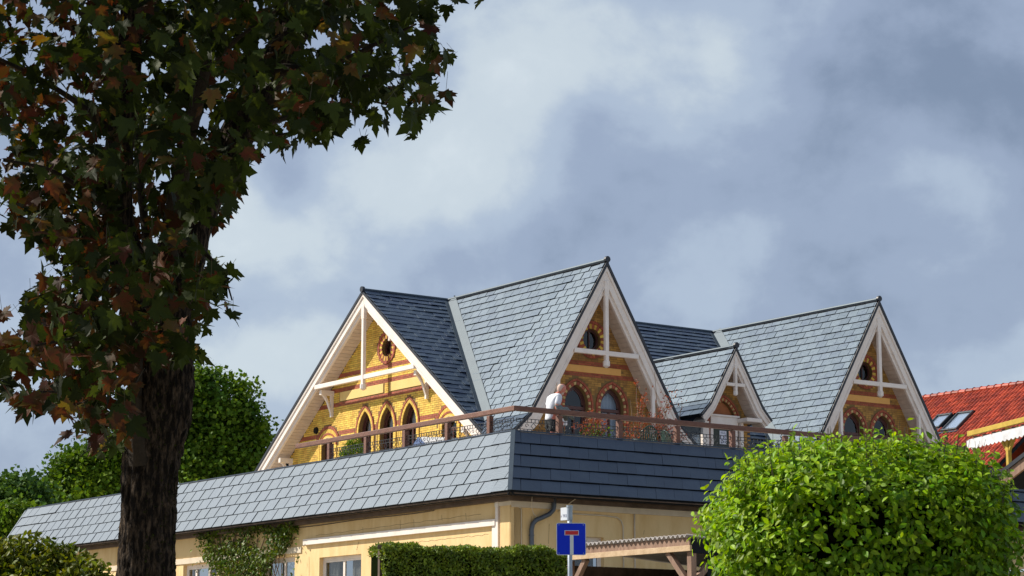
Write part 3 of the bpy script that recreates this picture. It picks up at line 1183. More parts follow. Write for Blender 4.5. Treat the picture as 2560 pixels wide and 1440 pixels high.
def gable_trim(fr, line, overhang, parent, sc=1.0, collar=None, king=None, pend=None, planks=True):
    """line: outer roof edge from the left foot over the apex to the right foot, (u, z), left to right seen from outside"""
    n = len(line)
    mid = n // 2
    for half in (range(mid), range(mid, n - 1)):
        mb = MB()
        strip(fr, line, 0.0, 0.085 * sc, -0.10, 0.06, mb, half)
        mb.build('verge_strip', m_black, parent)
        mb = MB()
        strip(fr, line, 0.087 * sc, 0.36 * sc, -0.05, 0.0, mb, half)
        b_ = mb.build('bargeboard', m_white, parent, bevel=0.006)
        mb = MB()
        strip(fr, line, 0.09 * sc, 0.165 * sc, 0.001, 0.035, mb, half)
        strip(fr, line, 0.33 * sc, 0.362 * sc, 0.001, 0.02, mb, half)
        mb.build('moulding', m_white, b_, bevel=0.004)
        mb = MB()
        strip(fr, line, 0.34 * sc, 0.46 * sc, -0.13, -0.051, mb, half)
        mb.build('inner_board', m_white, parent)
    if planks:
        off = offset_line(line, 0.445 * sc)
        tv = BOXV
        for i in range(n - 1):
            (u0, z0), (u1, z1) = off[i], off[i + 1]
            ln = math.hypot(u1 - u0, z1 - z0)
            k = max(int(ln / 0.155), 1)
            du, dz = (u1 - u0) / k, (z1 - z0) / k
            nu, nz = (z1 - z0) / ln, -(u1 - u0) / ln
            for j in range(k):
                mb = MB()
                h = 0.012 + random.uniform(0, 0.006)
                a = (u0 + du * (j + .04), z0 + dz * (j + .04))
                b = (u0 + du * (j + .96), z0 + dz * (j + .96))
                c = (b[0] + nu * h, b[1] + nz * h)
                d = (a[0] + nu * h, a[1] + nz * h)
                q = [a, b, c, d]
                mb.hexa([fr.P(u, z, -overhang + .004) for u, z in q], [fr.P(u, z, -0.13) for u, z in q])
                mb.build('soffit_plank', m_soffit, parent)
        mb = MB()
        strip(fr, line, 0.30 * sc, 0.444 * sc, -overhang, -0.131, mb)
        mb.build('soffit_backing', m_soffit, parent)
    ua, za = line[mid]
    if collar is not None:
        inner = offset_line(line, 0.40 * sc)

        def uat(z, left):
            seg = range(mid - 1, -1, -1) if left else range(mid, n - 1)
            for i in seg:
                (x0, y0), (x1, y1) = inner[i], inner[i + 1]
                if min(y0, y1) <= z <= max(y0, y1):
                    return x0 + (x1 - x0) * (z - y0) / (y1 - y0)
            return ua
        uL, uR = uat(collar, True), uat(collar, False)
        mb = MB()
        fr.box(mb, uL, uR, collar - 0.07 * sc, collar + 0.07 * sc, -0.10, 0.015)
        mb.build('collar_beam', m_white, parent, bevel=0.01)
        mb = MB()
        fr.box(mb, ua - 0.062 * sc, ua + 0.062 * sc, pend + 0.2 * sc, king, -0.085, 0.03)
        fr.box(mb, ua - 0.085 * sc, ua + 0.085 * sc, king - 0.35 * sc, king + .1, -0.088, 0.034)
        kp = mb.build('king_post', m_white, parent, bevel=0.012)
        mb = MB()
        r = 0.10 * sc
        cs = [fr.P(ua, z, -0.03) for z in (pend + 0.30 * sc, pend + 0.26 * sc, pend + 0.22 * sc, pend + 0.19 * sc, pend + 0.05 * sc, pend)]
        mb.tube(cs, [r * .6, r * .6, r * .62, r * 1.05, r * 1.05, r * .3], 8)
        mb.build('pendant', m_white, kp)


def arc_pts(cu, hw, zs, za, n=9):
    """pointed arch, from left springing over the apex to the right springing"""
    h = za - zs
    r = (hw * hw + h * h) / (2 * hw)
    cx = cu + hw - r                      # centre of the right arc
    a1 = math.atan2(h, cu - cx)
    right = [(cx + r * math.cos(t), zs + r * math.sin(t)) for t in np.linspace(0, a1, n)]
    left = [(2 * cu - u, z) for u, z in right]
    return left[:-1] + [(cu, za)] + right[::-1][1:]


def seg_pts(cu, hw, zs, za, n=9):
    h = za - zs
    r = (hw * hw + h * h) / (2 * h)
    a = math.asin(min(hw / r, 1))
    return [(cu + r * math.sin(t), za - r + r * math.cos(t)) for t in np.linspace(-a, a, 2 * n - 1)]


def arch_open(fr, cu, hw, zs, za, zb, parent, style, kind='pointed', ring=0.15):
    """arched door or window with brick rings, frame, panes. returns the hole outline"""
    fn = arc_pts if kind == 'pointed' else seg_pts
    arc = fn(cu, hw, zs, za)
    hole = [(cu - hw, zb)] + arc + [(cu + hw, zb)]
    if kind != 'pointed':
        hole = [(cu - hw, zb)] + arc + [(cu + hw, zb)]
    # voussoirs
    red, yel = MB(), MB()

    def resample(pts, step):
        P = [pts[0]]
        acc = 0
        for a, b in zip(pts[:-1], pts[1:]):
            d = math.hypot(b[0] - a[0], b[1] - a[1])
            k = max(int(round(d / step)), 1)
            for j in range(1, k + 1):
                P.append((a[0] + (b[0] - a[0]) * j / k, a[1] + (b[1] - a[1]) * j / k))
        return P
    low = max(zb, zs - 0.75)
    full_line = [(cu - hw, low)] + arc + [(cu + hw, low)]
    full_line = [full_line[0]] + [q for q in full_line[1:-1]] + [full_line[-1]]
    line = resample(full_line, 0.075)
    o0 = offset_line(line, -0.0)
    o1 = offset_line(line, -ring * 0.62)
    o2 = offset_line(line, -ring * 0.66)
    o3 = offset_line(line, -ring * 1.05)
    for i in range(len(line) - 1):
        def cell(A, B, mbx, n1, sh=0.07):
            a0, a1, b1, b0 = A[i], A[i + 1], B[i + 1], B[i]
            cx = sum(q[0] for q in (a0, a1, b1, b0)) / 4
            cz = sum(q[1] for q in (a0, a1, b1, b0)) / 4
            q = [(cx + (x - cx) * (1 - sh), cz + (z - cz) * (1 - sh)) for x, z in (a0, a1, b1, b0)]
            mbx.hexa([fr.P(u, z, -0.02) for u, z in q], [fr.P(u, z, n1) for u, z in q])
        if style == 'striped':
            cell(o0, o1, yel if i % 2 else red, 0.020, .25 if i % 2 else .07)
            cell(o2, o3, red, 0.034)
        else:
            cell(o0, o1, yel, 0.022)
            cell(o2, o3, red if line[i][1] > zs - 0.02 else yel, 0.034)
    red.build('red_arch_ring', m_redbrick, parent)['kind'] = 'stuff'
    yel.build('yellow_arch_ring', m_cream if style == 'striped' else m_brick, parent)['kind'] = 'stuff'
    return hole


def arched_unit(fr, cu, hw, zs, za, zb, parent, name, fm, fm2, gl, back, kind='pointed', trans=None, cur=None):
    """the joinery in an arched opening: frame ring, transom, panes, curtain"""
    fn = arc_pts if kind == 'pointed' else seg_pts
    d = -0.16
    out = [(cu - hw + .002, zb + .002)] + fn(cu, hw - .002, zs, za - .002) + [(cu + hw - .002, zb + .002)]
    t = 0.075
    mb = MB()
    inn = offset_line(out, t)
    for i in range(len(out) - 1):
        q = [out[i], out[i + 1], inn[i + 1], inn[i]]
        mb.hexa([fr.P(u, z, d - .05) for u, z in q], [fr.P(u, z, d + .03) for u, z in q])
    w = mb.build(name, fm, parent)
    zt = trans if trans is not None else zs
    mb = MB()
    fr.box(mb, cu - hw + t, cu + hw - t, zt - 0.05, zt + 0.05, d - .05, d + .04)
    mb.build('transom', fm2, w, bevel=0.006)
    mb = MB()
    fr.box(mb, cu - 0.03, cu + 0.03, zb, zt - .05, d - .04, d + .035)
    fr.box(mb, cu - hw + t, cu - hw + t + .06, zb, zt - .05, d - .04, d + .02)
    fr.box(mb, cu + hw - t - .06, cu + hw - t, zb, zt - .05, d - .04, d + .02)
    fr.box(mb, cu - hw + t, cu + hw - t, zb, zb + .7, d - .035, d + .01)
    mb.build('door_leaf', fm, w, bevel=0.005)
    # second, inner frame ring round the head light
    mb = MB()
    P = offset_line(out, t + .001)
    Q = offset_line(out, t + .05)
    for i in range(len(out) - 1):
        if min(P[i][1], P[i + 1][1]) > zt:
            q = [P[i], P[i + 1], Q[i + 1], Q[i]]
            mb.hexa([fr.P(u, z, d - .03) for u, z in q], [fr.P(u, z, d + .012) for u, z in q])
    if mb.v:
        mb.build('head_frame', fm, w)
    mb = MB()
    mb.poly([fr.P(u, z, d - .01) for u, z in inn])
    mb.build('pane', gl, w)
    if cur:
        curtain(fr, cu - hw + .05, cu + hw - .05, zb + .5, za + .02, d - 0.14, cur, w, 18, 0.02)
    mb = MB()
    fr.box(mb, cu - hw - .05, cu + hw + .75, zb - .1, za + .25, d - .60, d - .55)
    fr.box(mb, cu - hw - .75, cu - hw - .052, zb - .1, za + .25, d - .602, d - .552)
    mb.build('room_wall', back, w)
    return w


def oculus(fr, cu, cz, r_in, r_out, parent, gl):
    n = 28
    red, yel = MB(), MB()
    for i in range(n):
        t0, t1 = 2 * math.pi * (i + .05) / n, 2 * math.pi * (i + .95) / n
        for (ra, rb, mbx, dd) in ((r_in, r_in + (r_out - r_in) * .62, yel if i % 2 else red, 0.015), (r_in + (r_out - r_in) * .64, r_out, red, 0.035)):
            q = [(cu + ra * math.cos(t0), cz + ra * math.sin(t0)), (cu + ra * math.cos(t1), cz + ra * math.sin(t1)),
                 (cu + rb * math.cos(t1), cz + rb * math.sin(t1)), (cu + rb * math.cos(t0), cz + rb * math.sin(t0))]
            mbx.hexa([fr.P(u, z, -.02) for u, z in q], [fr.P(u, z, dd) for u, z in q])
    red.build('red_round_ring', m_redbrick, parent)['kind'] = 'stuff'
    yel.build('yellow_round_ring', m_brick, parent)['kind'] = 'stuff'
    hole = [(cu + r_in * math.cos(t), cz + r_in * math.sin(t)) for t in np.linspace(0, 2 * math.pi, 25)[:-1]]
    mb = MB()
    for i in range(24):
        t0, t1 = 2 * math.pi * i / 24, 2 * math.pi * (i + 1) / 24
        ra, rb = r_in - .06, r_in - .002
        q = [(cu + ra * math.cos(t0), cz + ra * math.sin(t0)), (cu + ra * math.cos(t1), cz + ra * math.sin(t1)),
             (cu + rb * math.cos(t1), cz + rb * math.sin(t1)), (cu + rb * math.cos(t0), cz + rb * math.sin(t0))]
        mb.hexa([fr.P(u, z, -.20) for u, z in q], [fr.P(u, z, -.11) for u, z in q])
    fr.box(mb, cu - .018, cu + .018, cz - r_in + .06, cz + r_in - .06, -.185, -.13)
    w = mb.build('round_window', m_frame, parent)
    mb = MB()
    mb.poly([fr.P(cu + (r_in - .05) * math.cos(t), cz + (r_in - .05) * math.sin(t), -.165) for t in np.linspace(0, 2 * math.pi, 25)[:-1]])
    mb.build('pane', gl, w)
    mb = MB()
    fr.box(mb, cu - r_in - .4, cu + r_in + .4, cz - r_in - .1, cz + r_in + .3, -.55, -.5)
    mb.build('room_wall', m_dark, w)
    return hole


def inside_poly(u, z, poly):
    c = False
    n = len(poly)
    for i in range(n):
        (x0, y0), (x1, y1) = poly[i], poly[i - 1]
        if (y0 > z) != (y1 > z) and u < (x1 - x0) * (z - y0) / (y1 - y0) + x0:
            c = not c
    return c


BR_Y, BR_R, BR_B = [], [], []


def brick_face(fr, outline, holes, bands, zmin, umin, umax, blocked=(), dest=None):
    """courses of stretchers on the wall plane; bands: z ranges laid in red brick"""
    zmax = max(z for u, z in outline)
    k = 0
    z = zmin
    ch, bl = 0.0667, 0.24
    while z < zmax:
        u = umin + (bl / 2 if k % 2 else 0)
        isred = any(b0 <= z + ch / 2 <= b1 for b0, b1 in bands)
        while u < umax:
            for (uo, wd) in ((0.0, bl), (0.0, bl / 2), (bl / 2, bl / 2)):
                cu, cz = u + uo + wd / 2, z + ch / 2
                ok = inside_poly(cu, cz, outline)
                hx = wd * .42
                if ok and any(inside_poly(cu + dx, cz + dz, h) for h in holes for dx in (-hx, 0, hx) for dz in (-.02, .02)):
                    ok = False
                if ok and any(a < cu + hx * .8 and cu - hx * .8 < b and c < cz < d for (a, b, c, d) in blocked):
                    ok = False
                if ok:
                    pr = random.uniform(0.003, 0.006)
                    base = fr.P(u + uo + .004, z + .004, -0.01)
                    ax, ay, az = fr.U * (wd - .012), Z * (ch - .011), fr.n * (pr + .01)
                    (BR_R if isred else (BR_Y if dest is None else dest)).append([[ax[r], ay[r], az[r], base[r]] for r in range(3)])
                    if wd == bl:
                        break
            u += bl
        z += ch
        k += 1


# ---- left gable (faces the sun)
FG = Frame(H_(0, -2.95), L, -R)
# u to the left of the viewer is +a, so mirror: use U = -L for "left to right seen from outside"
FGm = Frame(H_(0, -2.95), -L, -R)
FBm = Frame(H_(0, BL), -L, -R)


def uL(a):
    return -a


WT = 14.07 - 0.60


def under(a):
    return WT - TM * abs(a - AM)


lg_out = [(-5.75, 6.85), (5.55, 6.85), (5.55, under(-5.55)), (-AM, WT), (-5.75, under(5.75))]
holes = []
rings = []
lan = [(-0.90, ), (0.40, ), (1.72, )]
for (u,) in lan:
    h = arch_open(FGm, u, 0.40, 9.64, 10.32, 7.0, vl, 'plain', ring=0.16)
    holes.append(h)
    arched_unit(FGm, u, 0.40, 9.64, 10.32, 7.0, vl, 'arched_door', m_frame, m_redframe, m_glass, m_dark, trans=9.62 - 0.02, cur=m_curtain)
    rings.append([(u - .565, 8.85), (u - .565, 9.62)] + arc_pts(u, .565, 9.62, 10.57) + [(u + .565, 9.62), (u + .565, 8.85)])
for u in (-3.2, 3.95):
    h = arch_open(FGm, u, 0.40, 9.48, 9.66, 7.0, vl, 'plain', 'seg', ring=0.16)
    holes.append(h)
    arched_unit(FGm, u, 0.40, 9.48, 9.66, 7.0, vl, 'arched_door', m_frame, m_frame, m_glass, m_dark, 'seg', trans=9.3)
    rings.append([(u - .41, 8.8), (u - .41, 9.5), (u - .4, 9.78), (u, 9.86), (u + .4, 9.78), (u + .41, 9.5), (u + .41, 8.8)])
ho = oculus(FGm, 0.36, 12.22, 0.29, 0.52, vl, m_glass)
holes.append(ho)
rings.append([(0.36 + .52 * math.cos(t), 12.22 + .52 * math.sin(t)) for t in np.linspace(0, 6.28, 20)])
wall_with_holes('gable_wall', FGm, lg_out, holes, m_mortar, vl, 0.25)
# soldier arcs over the small doors and their white arch
for u in (-3.2, 3.95):
    mb, mr, mw = MB(), MB(), MB()
    for i in range(16):
        t0, t1 = math.radians(-62 + 124 * (i + .06) / 16), math.radians(-62 + 124 * (i + .94) / 16)
        for (ra, rb, mbx, dd) in ((.48, .72, mb, .02), (.73, .82, mr, .03)):
            q = [(u + r_ * math.sin(t), 9.24 + r_ * math.cos(t)) for r_, t in ((ra, t0), (ra, t1), (rb, t1), (rb, t0))]
            mbx.hexa([FGm.P(x, z, -.02) for x, z in q], [FGm.P(x, z, dd) for x, z in q])
        q = [(u + r_ * math.sin(t), 9.24 + r_ * math.cos(t)) for r_, t in ((.42, t0 - .01), (.42, t1 + .01), (.47, t1 + .01), (.47, t0 - .01))]
        mw.hexa([FGm.P(x, z, -.02) for x, z in q], [FGm.P(x, z, .045) for x, z in q])
    mb.build('soldier_arch', m_brick, vl)['kind'] = 'stuff'
    mr.build('red_arch_ring', m_redbrick, vl)['kind'] = 'stuff'
    mw.build('white_arch_strip', m_plaque, vl)['kind'] = 'stuff'
    rings.append([(u + .83 * math.sin(t), 9.24 + .83 * math.cos(t)) for t in np.linspace(-1.1, 1.1, 12)] + [(u + .5, 9.3), (u - .5, 9.3)])
bands_l = [(11.58, 11.70), (11.10, 11.22), (10.66, 10.78), (9.70, 9.83)]
plq = [(-2.46, 0.19, 10.80, 11.09), (0.57, 3.05, 10.80, 11.09)]
brick_face(FGm, lg_out, rings, bands_l, 6.9, -5.75, 5.6, plq)
for (a, b, c, d) in plq:
    mb = MB()
    FGm.box(mb, a, b, c, d, 0.0, 0.022)
    mb.build('yellow_plaque', m_plaque, vl, bevel=0.004)
line_l = [(-7.0, ZR - TM * (7.0 - AM)), (-AM, ZR), (6.76, ZR - TM * (6.76 + AM))]
gable_trim(FBm, line_l, 0.60, vl, 1.0, collar=11.28, king=13.50, pend=10.86)


def bracket(fr, u, z, drop, oh, parent, m=None):
    """roof bracket: purlin end on a curved strut with a wall piece"""
    m = m or m_white
    mb = MB()
    fr.box(mb, u - .07, u + .07, z - .08, z + .08, -oh - .02, -0.11)
    b_ = mb.build('roof_bracket', m, parent, bevel=0.008)
    mb = MB()
    fr.box(mb, u - .045, u + .045, z - drop, z - .08, -oh + .005, -oh + .10)
    pts = [(-0.16, z - .08), (-0.24, z - .14), (-0.36, z - .3), (-oh + .10, z - drop + .12), (-oh + .10, z - drop + .25), (-0.38, z - .2), (-0.30, z - .08)]
    A = [fr.P(u - .04, zz, dd) for dd, zz in pts]
    mb.prism(A, fr.U * 0.08)
    mb.build('curved_strut', m, b_)
    return b_


bracket(FBm, -2.92, 11.10, 0.78, 0.6, vl)
bracket(FBm, 2.75, 11.10, 0.78, 0.6, vl)
bracket(FBm, -5.55, 9.10, 0.60, 0.6, vl)
bracket(FBm, 5.35, 9.10, 0.60, 0.6, vl)
bracket(FBm, 0.62, 12.95, 0.55, 0.6, vl)
# round wall vent
mb = MB()
mb.tube([FGm.P(-3.95, 9.98, 0.0), FGm.P(-3.95, 9.98, 0.07)], [0.12, 0.10], 14)
mb.build('round_vent', m_dark, vl)

# ---- the two gables that face the right front
for gi, g_ in enumerate(GA):
    c = g_['c']
    fw = Frame(H_(g_['wall'], c), R, -L)
    fb = Frame(H_(g_['plane'], c), R, -L)
    oh = abs(g_['wall'] - g_['plane'])
    top = ZR - 0.46 * hyp
    hw_w = 2.35
    outl = [(-hw_w, 6.85), (hw_w, 6.85), (hw_w, top - TG * hw_w), (0, top), (-hw_w, top - TG * hw_w)]
    holes, rings = [], []
    for k, u in enumerate((-0.68, 0.64)):
        h = arch_open(fw, u, 0.43, 9.80, 10.37, 7.0, vl, 'striped', ring=0.17)
        holes.append(h)
        first = (gi == 0 and k == 1)
        arched_unit(fw, u, 0.43, 9.80, 10.37, 7.0, vl, 'arched_door', m_frame, m_frame, m_glass if first else m_glass_dark, m_dark, trans=9.70,
                    cur=m_curtain_blue if first else None)
        rings.append([(u - .63, 8.9), (u - .63, 9.7)] + arc_pts(u, .63, 9.78, 10.60) + [(u + .63, 9.7), (u + .63, 8.9)])
    h = oculus(fw, -0.10, 11.76, 0.33, 0.57, vl, m_glass_dark)
    holes.append(h)
    rings.append([(-.1 + .57 * math.cos(t), 11.76 + .57 * math.sin(t)) for t in np.linspace(0, 6.28, 20)])
    wall_with_holes('gable_wall', fw, outl, holes, m_mortar, vl, 0.25)
    pq = [(-1.08, 0.98, 10.76, 10.96)]
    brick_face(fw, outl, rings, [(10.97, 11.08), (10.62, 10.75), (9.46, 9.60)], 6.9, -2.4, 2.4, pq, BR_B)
    mb = MB()
    fw.box(mb, *pq[0], 0.0, 0.024)
    mb.build('yellow_plaque', m_plaque_shade, vl, bevel=0.004)
    fx = HK + (ZK - ZG) / 0.93
    line = [(-fx, ZG), (-HK, ZK), (0, ZR), (HK, ZK), (fx, ZG)]
    gable_trim(fb, line, oh, vl, 1.0, collar=11.29, king=13.35, pend=10.86)
    # white posts with brown infill at the gable feet
    for sd in (-1, 1):
        mb = MB()
        fb.box(mb, sd * 1.76 - .055, sd * 1.76 + .055, 8.4, 10.45, -0.12, -0.01)
        mb.build('gable_post', m_white, vl, bevel=0.006)
        mb = MB()
        fb.box(mb, min(sd * 1.82, sd * 2.4), max(sd * 1.82, sd * 2.4), 8.4, 8.52, -0.11, -0.012)
        mb.build('foot_rail', m_white, vl)

# ---- dormer
fw = Frame(H_(-6.95, DC), R, -L)
fb = Frame(H_(-7.5, DC), R, -L)
line = [(-1.46, DG), (-1.10, DK), (0, DZ), (1.10, DK), (1.46, DG)]
gable_trim(fb, line, 0.55, vl, 0.72, collar=10.90, king=11.66, pend=10.55)
topd = DZ - 0.33 * math.hypot(1, DT)
hd = 0.95
outl = [(-hd, 6.85), (hd, 6.85), (hd, topd - DT * hd), (0, topd), (-hd, topd - DT * hd)]
u = -0.05
hole = arch_open(fw, u, 0.50, 9.70, 10.44, 7.0, vl, 'striped', ring=0.17)
wall_with_holes('dormer_wall', fw, outl, [hole], m_mortar, vl, 0.25)
ringd = [(u - .7, 8.9), (u - .7, 9.75)] + arc_pts(u, .70, 9.75, 10.7) + [(u + .7, 9.75), (u + .7, 8.9)]
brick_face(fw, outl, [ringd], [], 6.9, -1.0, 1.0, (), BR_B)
mb = MB()
mb.prism([fw.P(x, z, -.13) for x, z in [(u - .495, 9.70)] + arc_pts(u, .495, 9.70, 10.43)[1:-1] + [(u + .495, 9.70)]], fw.n * .03)
mb.build('orange_arch_panel', m_orange, vl)
mb = MB()
fw.box(mb, u - .60, u + .52, 9.60, 9.93, 0.0, .09)
fw.box(mb, u - .64, u + .56, 9.93, 9.99, 0.0, .13)
mb.build('white_door_head', m_white, vl, bevel=0.008)
mb = MB()
fw.box(mb, u - .60, u - .50, 7.0, 9.60, 0.0, .08)
mb.build('door_jamb', m_white, vl)
mb = MB()
fw.box(mb, u + .40, u + .50, 7.0, 9.60, 0.0, .08)
mb.build('door_jamb', m_white, vl)
mb = MB()
fw.box(mb, u - .50, u + .40, 7.0, 9.60, -.04, 0.0)
dd = mb.build('dormer_door', m_greendoor, vl)
mb = MB()
mb.tube([fw.P(u + .3, 8.5, 0.0), fw.P(u + .3, 8.5, .05), fw.P(u + .2, 8.5, .05)], .012, 6)
mb.build('handle', m_galv, dd)
mb = MB()
for sd in (-1, 1):
    b = H_(-6.94, DC + sd * 0.95)
    mb.box(H_(-5.4, DC + sd * 0.98, 8.55), L * 1.55, R * 0.06, Z * 1.6)
mb.build('dormer_cheek', m_slate_villa, vl)
mb = MB()
fb.box(mb, .42, 1.05, 9.78, 9.90, -.5, .02)
fb.box(mb, .50, .62, 8.7, 9.78, -.5, -.38)
fb.box(mb, -1.05, -.80, 8.7, 9.74, -.5, -.38)
mb.build('dormer_bracket', m_white, vl, bevel=0.008)
nt_ = empty('paper_notice', fw.P(u - .02, 9.28, .02), 'white paper notice with blue-grey scribbles fixed to the dark dormer door', 'notice')
mb = MB()
fw.box(mb, u - .19, u + .09, 9.08, 9.50, .006, .012)
mb.build('paper', m_paper, nt_)
mb = MB()
for (x0, z0, x1, z1) in [(-.15, 9.43, .05, 9.42), (-.12, 9.46, -.06, 9.46), (-.02, 9.46, .03, 9.46), (-.14, 9.38, -.14, 9.22), (-.14, 9.22, .05, 9.22),
                         (-.04, 9.36, .0, 9.30), (.0, 9.30, .04, 9.26), (.0, 9.37, .05, 9.36), (-.15, 9.17, .04, 9.17), (-.15, 9.13, .04, 9.13), (.06, 9.4, .06, 9.12)]:
    mb.beam(fw.P(u + x0, z0, .014), fw.P(u + x1, z1, .014), .003, .013, side=fw.n)
mb.build('scribble', m_ink, nt_)

# ---- walls under the main eaves and eave boards
FE = Frame(H_(-5.75, 0), R, -L)
we = [(-2.95, -2.66), (2.04, 4.4), (6.4, 8.7), (13.0, 13.3)]
for (b0, b1) in we:
    mb = MB()
    FE.box(mb, b0, b1, 6.85, 9.3, -.25, 0)
    mb.build('eaves_wall', m_mortar, vl)
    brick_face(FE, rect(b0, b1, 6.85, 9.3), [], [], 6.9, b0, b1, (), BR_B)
mb = MB()
for (b0, b1) in [(c0 + fx, DC - 1.5), (DC + 1.5, c1_ - fx), (c1_ + fx - .3, 13.5)]:
    mb.hexa([H_(-6.85, b0, 8.55), H_(-6.85, b1, 8.55), H_(-6.80, b1, 8.55), H_(-6.80, b0, 8.55)],
            [H_(-6.85, b0, 8.72), H_(-6.85, b1, 8.72), H_(-6.80, b1, 8.72), H_(-6.80, b0, 8.72)])
mb.build('eaves_board', m_black, vl)
FEnd = Frame(H_(0, 13.3), L, R)
wall_with_holes('end_wall', FEnd, [(-5.75, 6.85), (5.75, 6.85), (5.75, under(5.75)), (AM, WT), (-5.75, under(-5.75))], [], m_mortar, vl, 0.25)
# cross-roof side walls and eave boards (left flank of each projecting gable)
for g_ in GA:
    for sd in (-1, 1):
        mb = MB()
        mb.box(H_((g_['wall'] - 5.75) / 2, g_['c'] + sd * 2.25, 7.95), L * ((-5.75 - g_['wall']) / 2), R * 0.1, Z * 1.1)
        mb.build('side_wall', m_mortar, vl)
        mb = MB()
        mb.box(H_((g_['plane'] - 6.3) / 2, g_['c'] + sd * (fx - .03), ZG - .12), L * ((-6.3 - g_['plane']) / 2), R * 0.03, Z * 0.09)
        mb.build('eaves_board', m_black, vl)
for (src_, m_, nm, lim) in ((BR_Y, m_brick, 'brick', 150), (BR_B, m_brick_shade, 'shaded_brick', 90), (BR_R, m_redbrick, 'red_brick', 50)):
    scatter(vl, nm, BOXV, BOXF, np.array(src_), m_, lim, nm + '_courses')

# ================================================================== LEAF TOOLS
def rand_dirs(n, bias=(0, 0, 0), k=1.0):
    d = rng.normal(size=(n, 3))
    d /= np.linalg.norm(d, axis=1)[:, None]
    d = d * k + np.array(bias)
    return d / np.linalg.norm(d, axis=1)[:, None]


def leaf_mats(P, nrm, size, droop=None):
    """transforms for leaves lying in local xy, tip along +y, normal +z. droop: preferred direction of the tip"""
    n = len(P)
    t = rng.normal(size=(n, 3)) if droop is None else rng.normal(size=(n, 3)) * 0.6 + np.array(droop)
    t -= nrm * np.sum(t * nrm, 1)[:, None]
    t /= np.linalg.norm(t, axis=1)[:, None]
    x = np.cross(t, nrm)
    M = np.zeros((n, 3, 4))
    s = size[:, None] if not np.isscalar(size) else size
    M[:, :, 0] = x * s
    M[:, :, 1] = t * s
    M[:, :, 2] = nrm * s
    M[:, :, 3] = P
    return M


# five-lobed maple leaf, length 1
_h = [(0.0, 0.0), (0.10, -0.02), (0.30, -0.10), (0.27, 0.03), (0.42, 0.10), (0.36, 0.17), (0.56, 0.34), (0.42, 0.36), (0.44, 0.50), (0.27, 0.44),
      (0.17, 0.40), (0.24, 0.62), (0.17, 0.66), (0.10, 0.80), (0.0, 1.0)]
_pts = _h + [(-x, y) for x, y in _h[-2:0:-1]]
MAPLE_V = np.array([(x, y, 0.10 * abs(x) - 0.22 * y * y) for x, y in _pts] + [(0, 0.33, -0.03)])
_c = len(_pts)
MAPLE_F = [(i, (i + 1) % _c, _c) for i in range(_c)]
# plain ovate leaf folded along the midrib
OV_V = np.array([(0, 0, 0), (0.20, 0.22, 0.05), (0.27, 0.5, 0.05), (0.15, 0.8, -0.02), (0, 1.0, -0.12), (-0.15, 0.8, -0.02), (-0.27, 0.5, 0.05),
                 (-0.20, 0.22, 0.05), (0, 0.3, 0.0), (0, 0.7, -0.03)])
OV_F = [(0, 1, 8), (1, 2, 8), (2, 9, 8), (2, 3, 9), (3, 4, 9), (4, 5, 9), (5, 6, 9), (6, 8, 9), (6, 7, 8), (7, 0, 8)]
# small diamond leaf
DI_V = np.array([(0, 0, 0), (0.3, 0.45, 0.06), (0, 1, 0), (-0.3, 0.45, 0.06)])
DI_F = [(0, 1, 2), (0, 2, 3)]


def leaf_mass(name, M, tv, tf, m, parent, kind=True):
    V = np.einsum('nij,vj->nvi', M[:, :, :3], tv) + M[:, None, :, 3]
    T = np.array(tf)[None] + (np.arange(len(M)) * len(tv))[:, None, None]
    o = tri_mesh(name, V.reshape(-1, 3), T.reshape(-1, 3), m, parent)
    if kind:
        o['kind'] = 'stuff'
    return o


def in_poly_np(x, y, poly):
    c = np.zeros(len(x), bool)
    n = len(poly)
    for i in range(n):
        (x0, y0), (x1, y1) = poly[i], poly[i - 1]
        if y0 == y1:
            continue
        k = ((y0 > y) != (y1 > y)) & (x < (x1 - x0) * (y - y0) / (y1 - y0) + x0)
        c ^= k
    return c


def at_np(x, y, D):
    f, u = np.array(FW), np.array(UPV)
    d = np.array([1., 0, 0])[None] * ((x - 1280) / 5500)[:, None] + f[None] + u[None] * ((720 - y) / 5500)[:, None]
    return np.array(EYE)[None] + d * (D / d[:, 1])[:, None]


# ================================================================== MAPLE IN FRONT
TD = 18.0
mp_ = empty('maple_tree', at(366, 1700, TD).to_2d().to_3d() + Z * ground_z(-3.0, TD), 'large dark maple with reddening leaves and a mossy rough trunk, nearest of all', 'tree')
mp_.location.z = ground_z(mp_.location.x, TD)
trunk_px = [(372, 2100, 92, 18), (368, 1800, 80, 18), (365, 1520, 72, 18), (366, 1440, 70, 18), (368, 1320, 68, 18), (372, 1220, 68, 18), (378, 1140, 70, 18),
            (390, 1060, 80, 18), (400, 1000, 84, 18), (404, 930, 78, 18), (405, 850, 76, 18), (405, 760, 78, 18), (402, 690, 84, 18)]


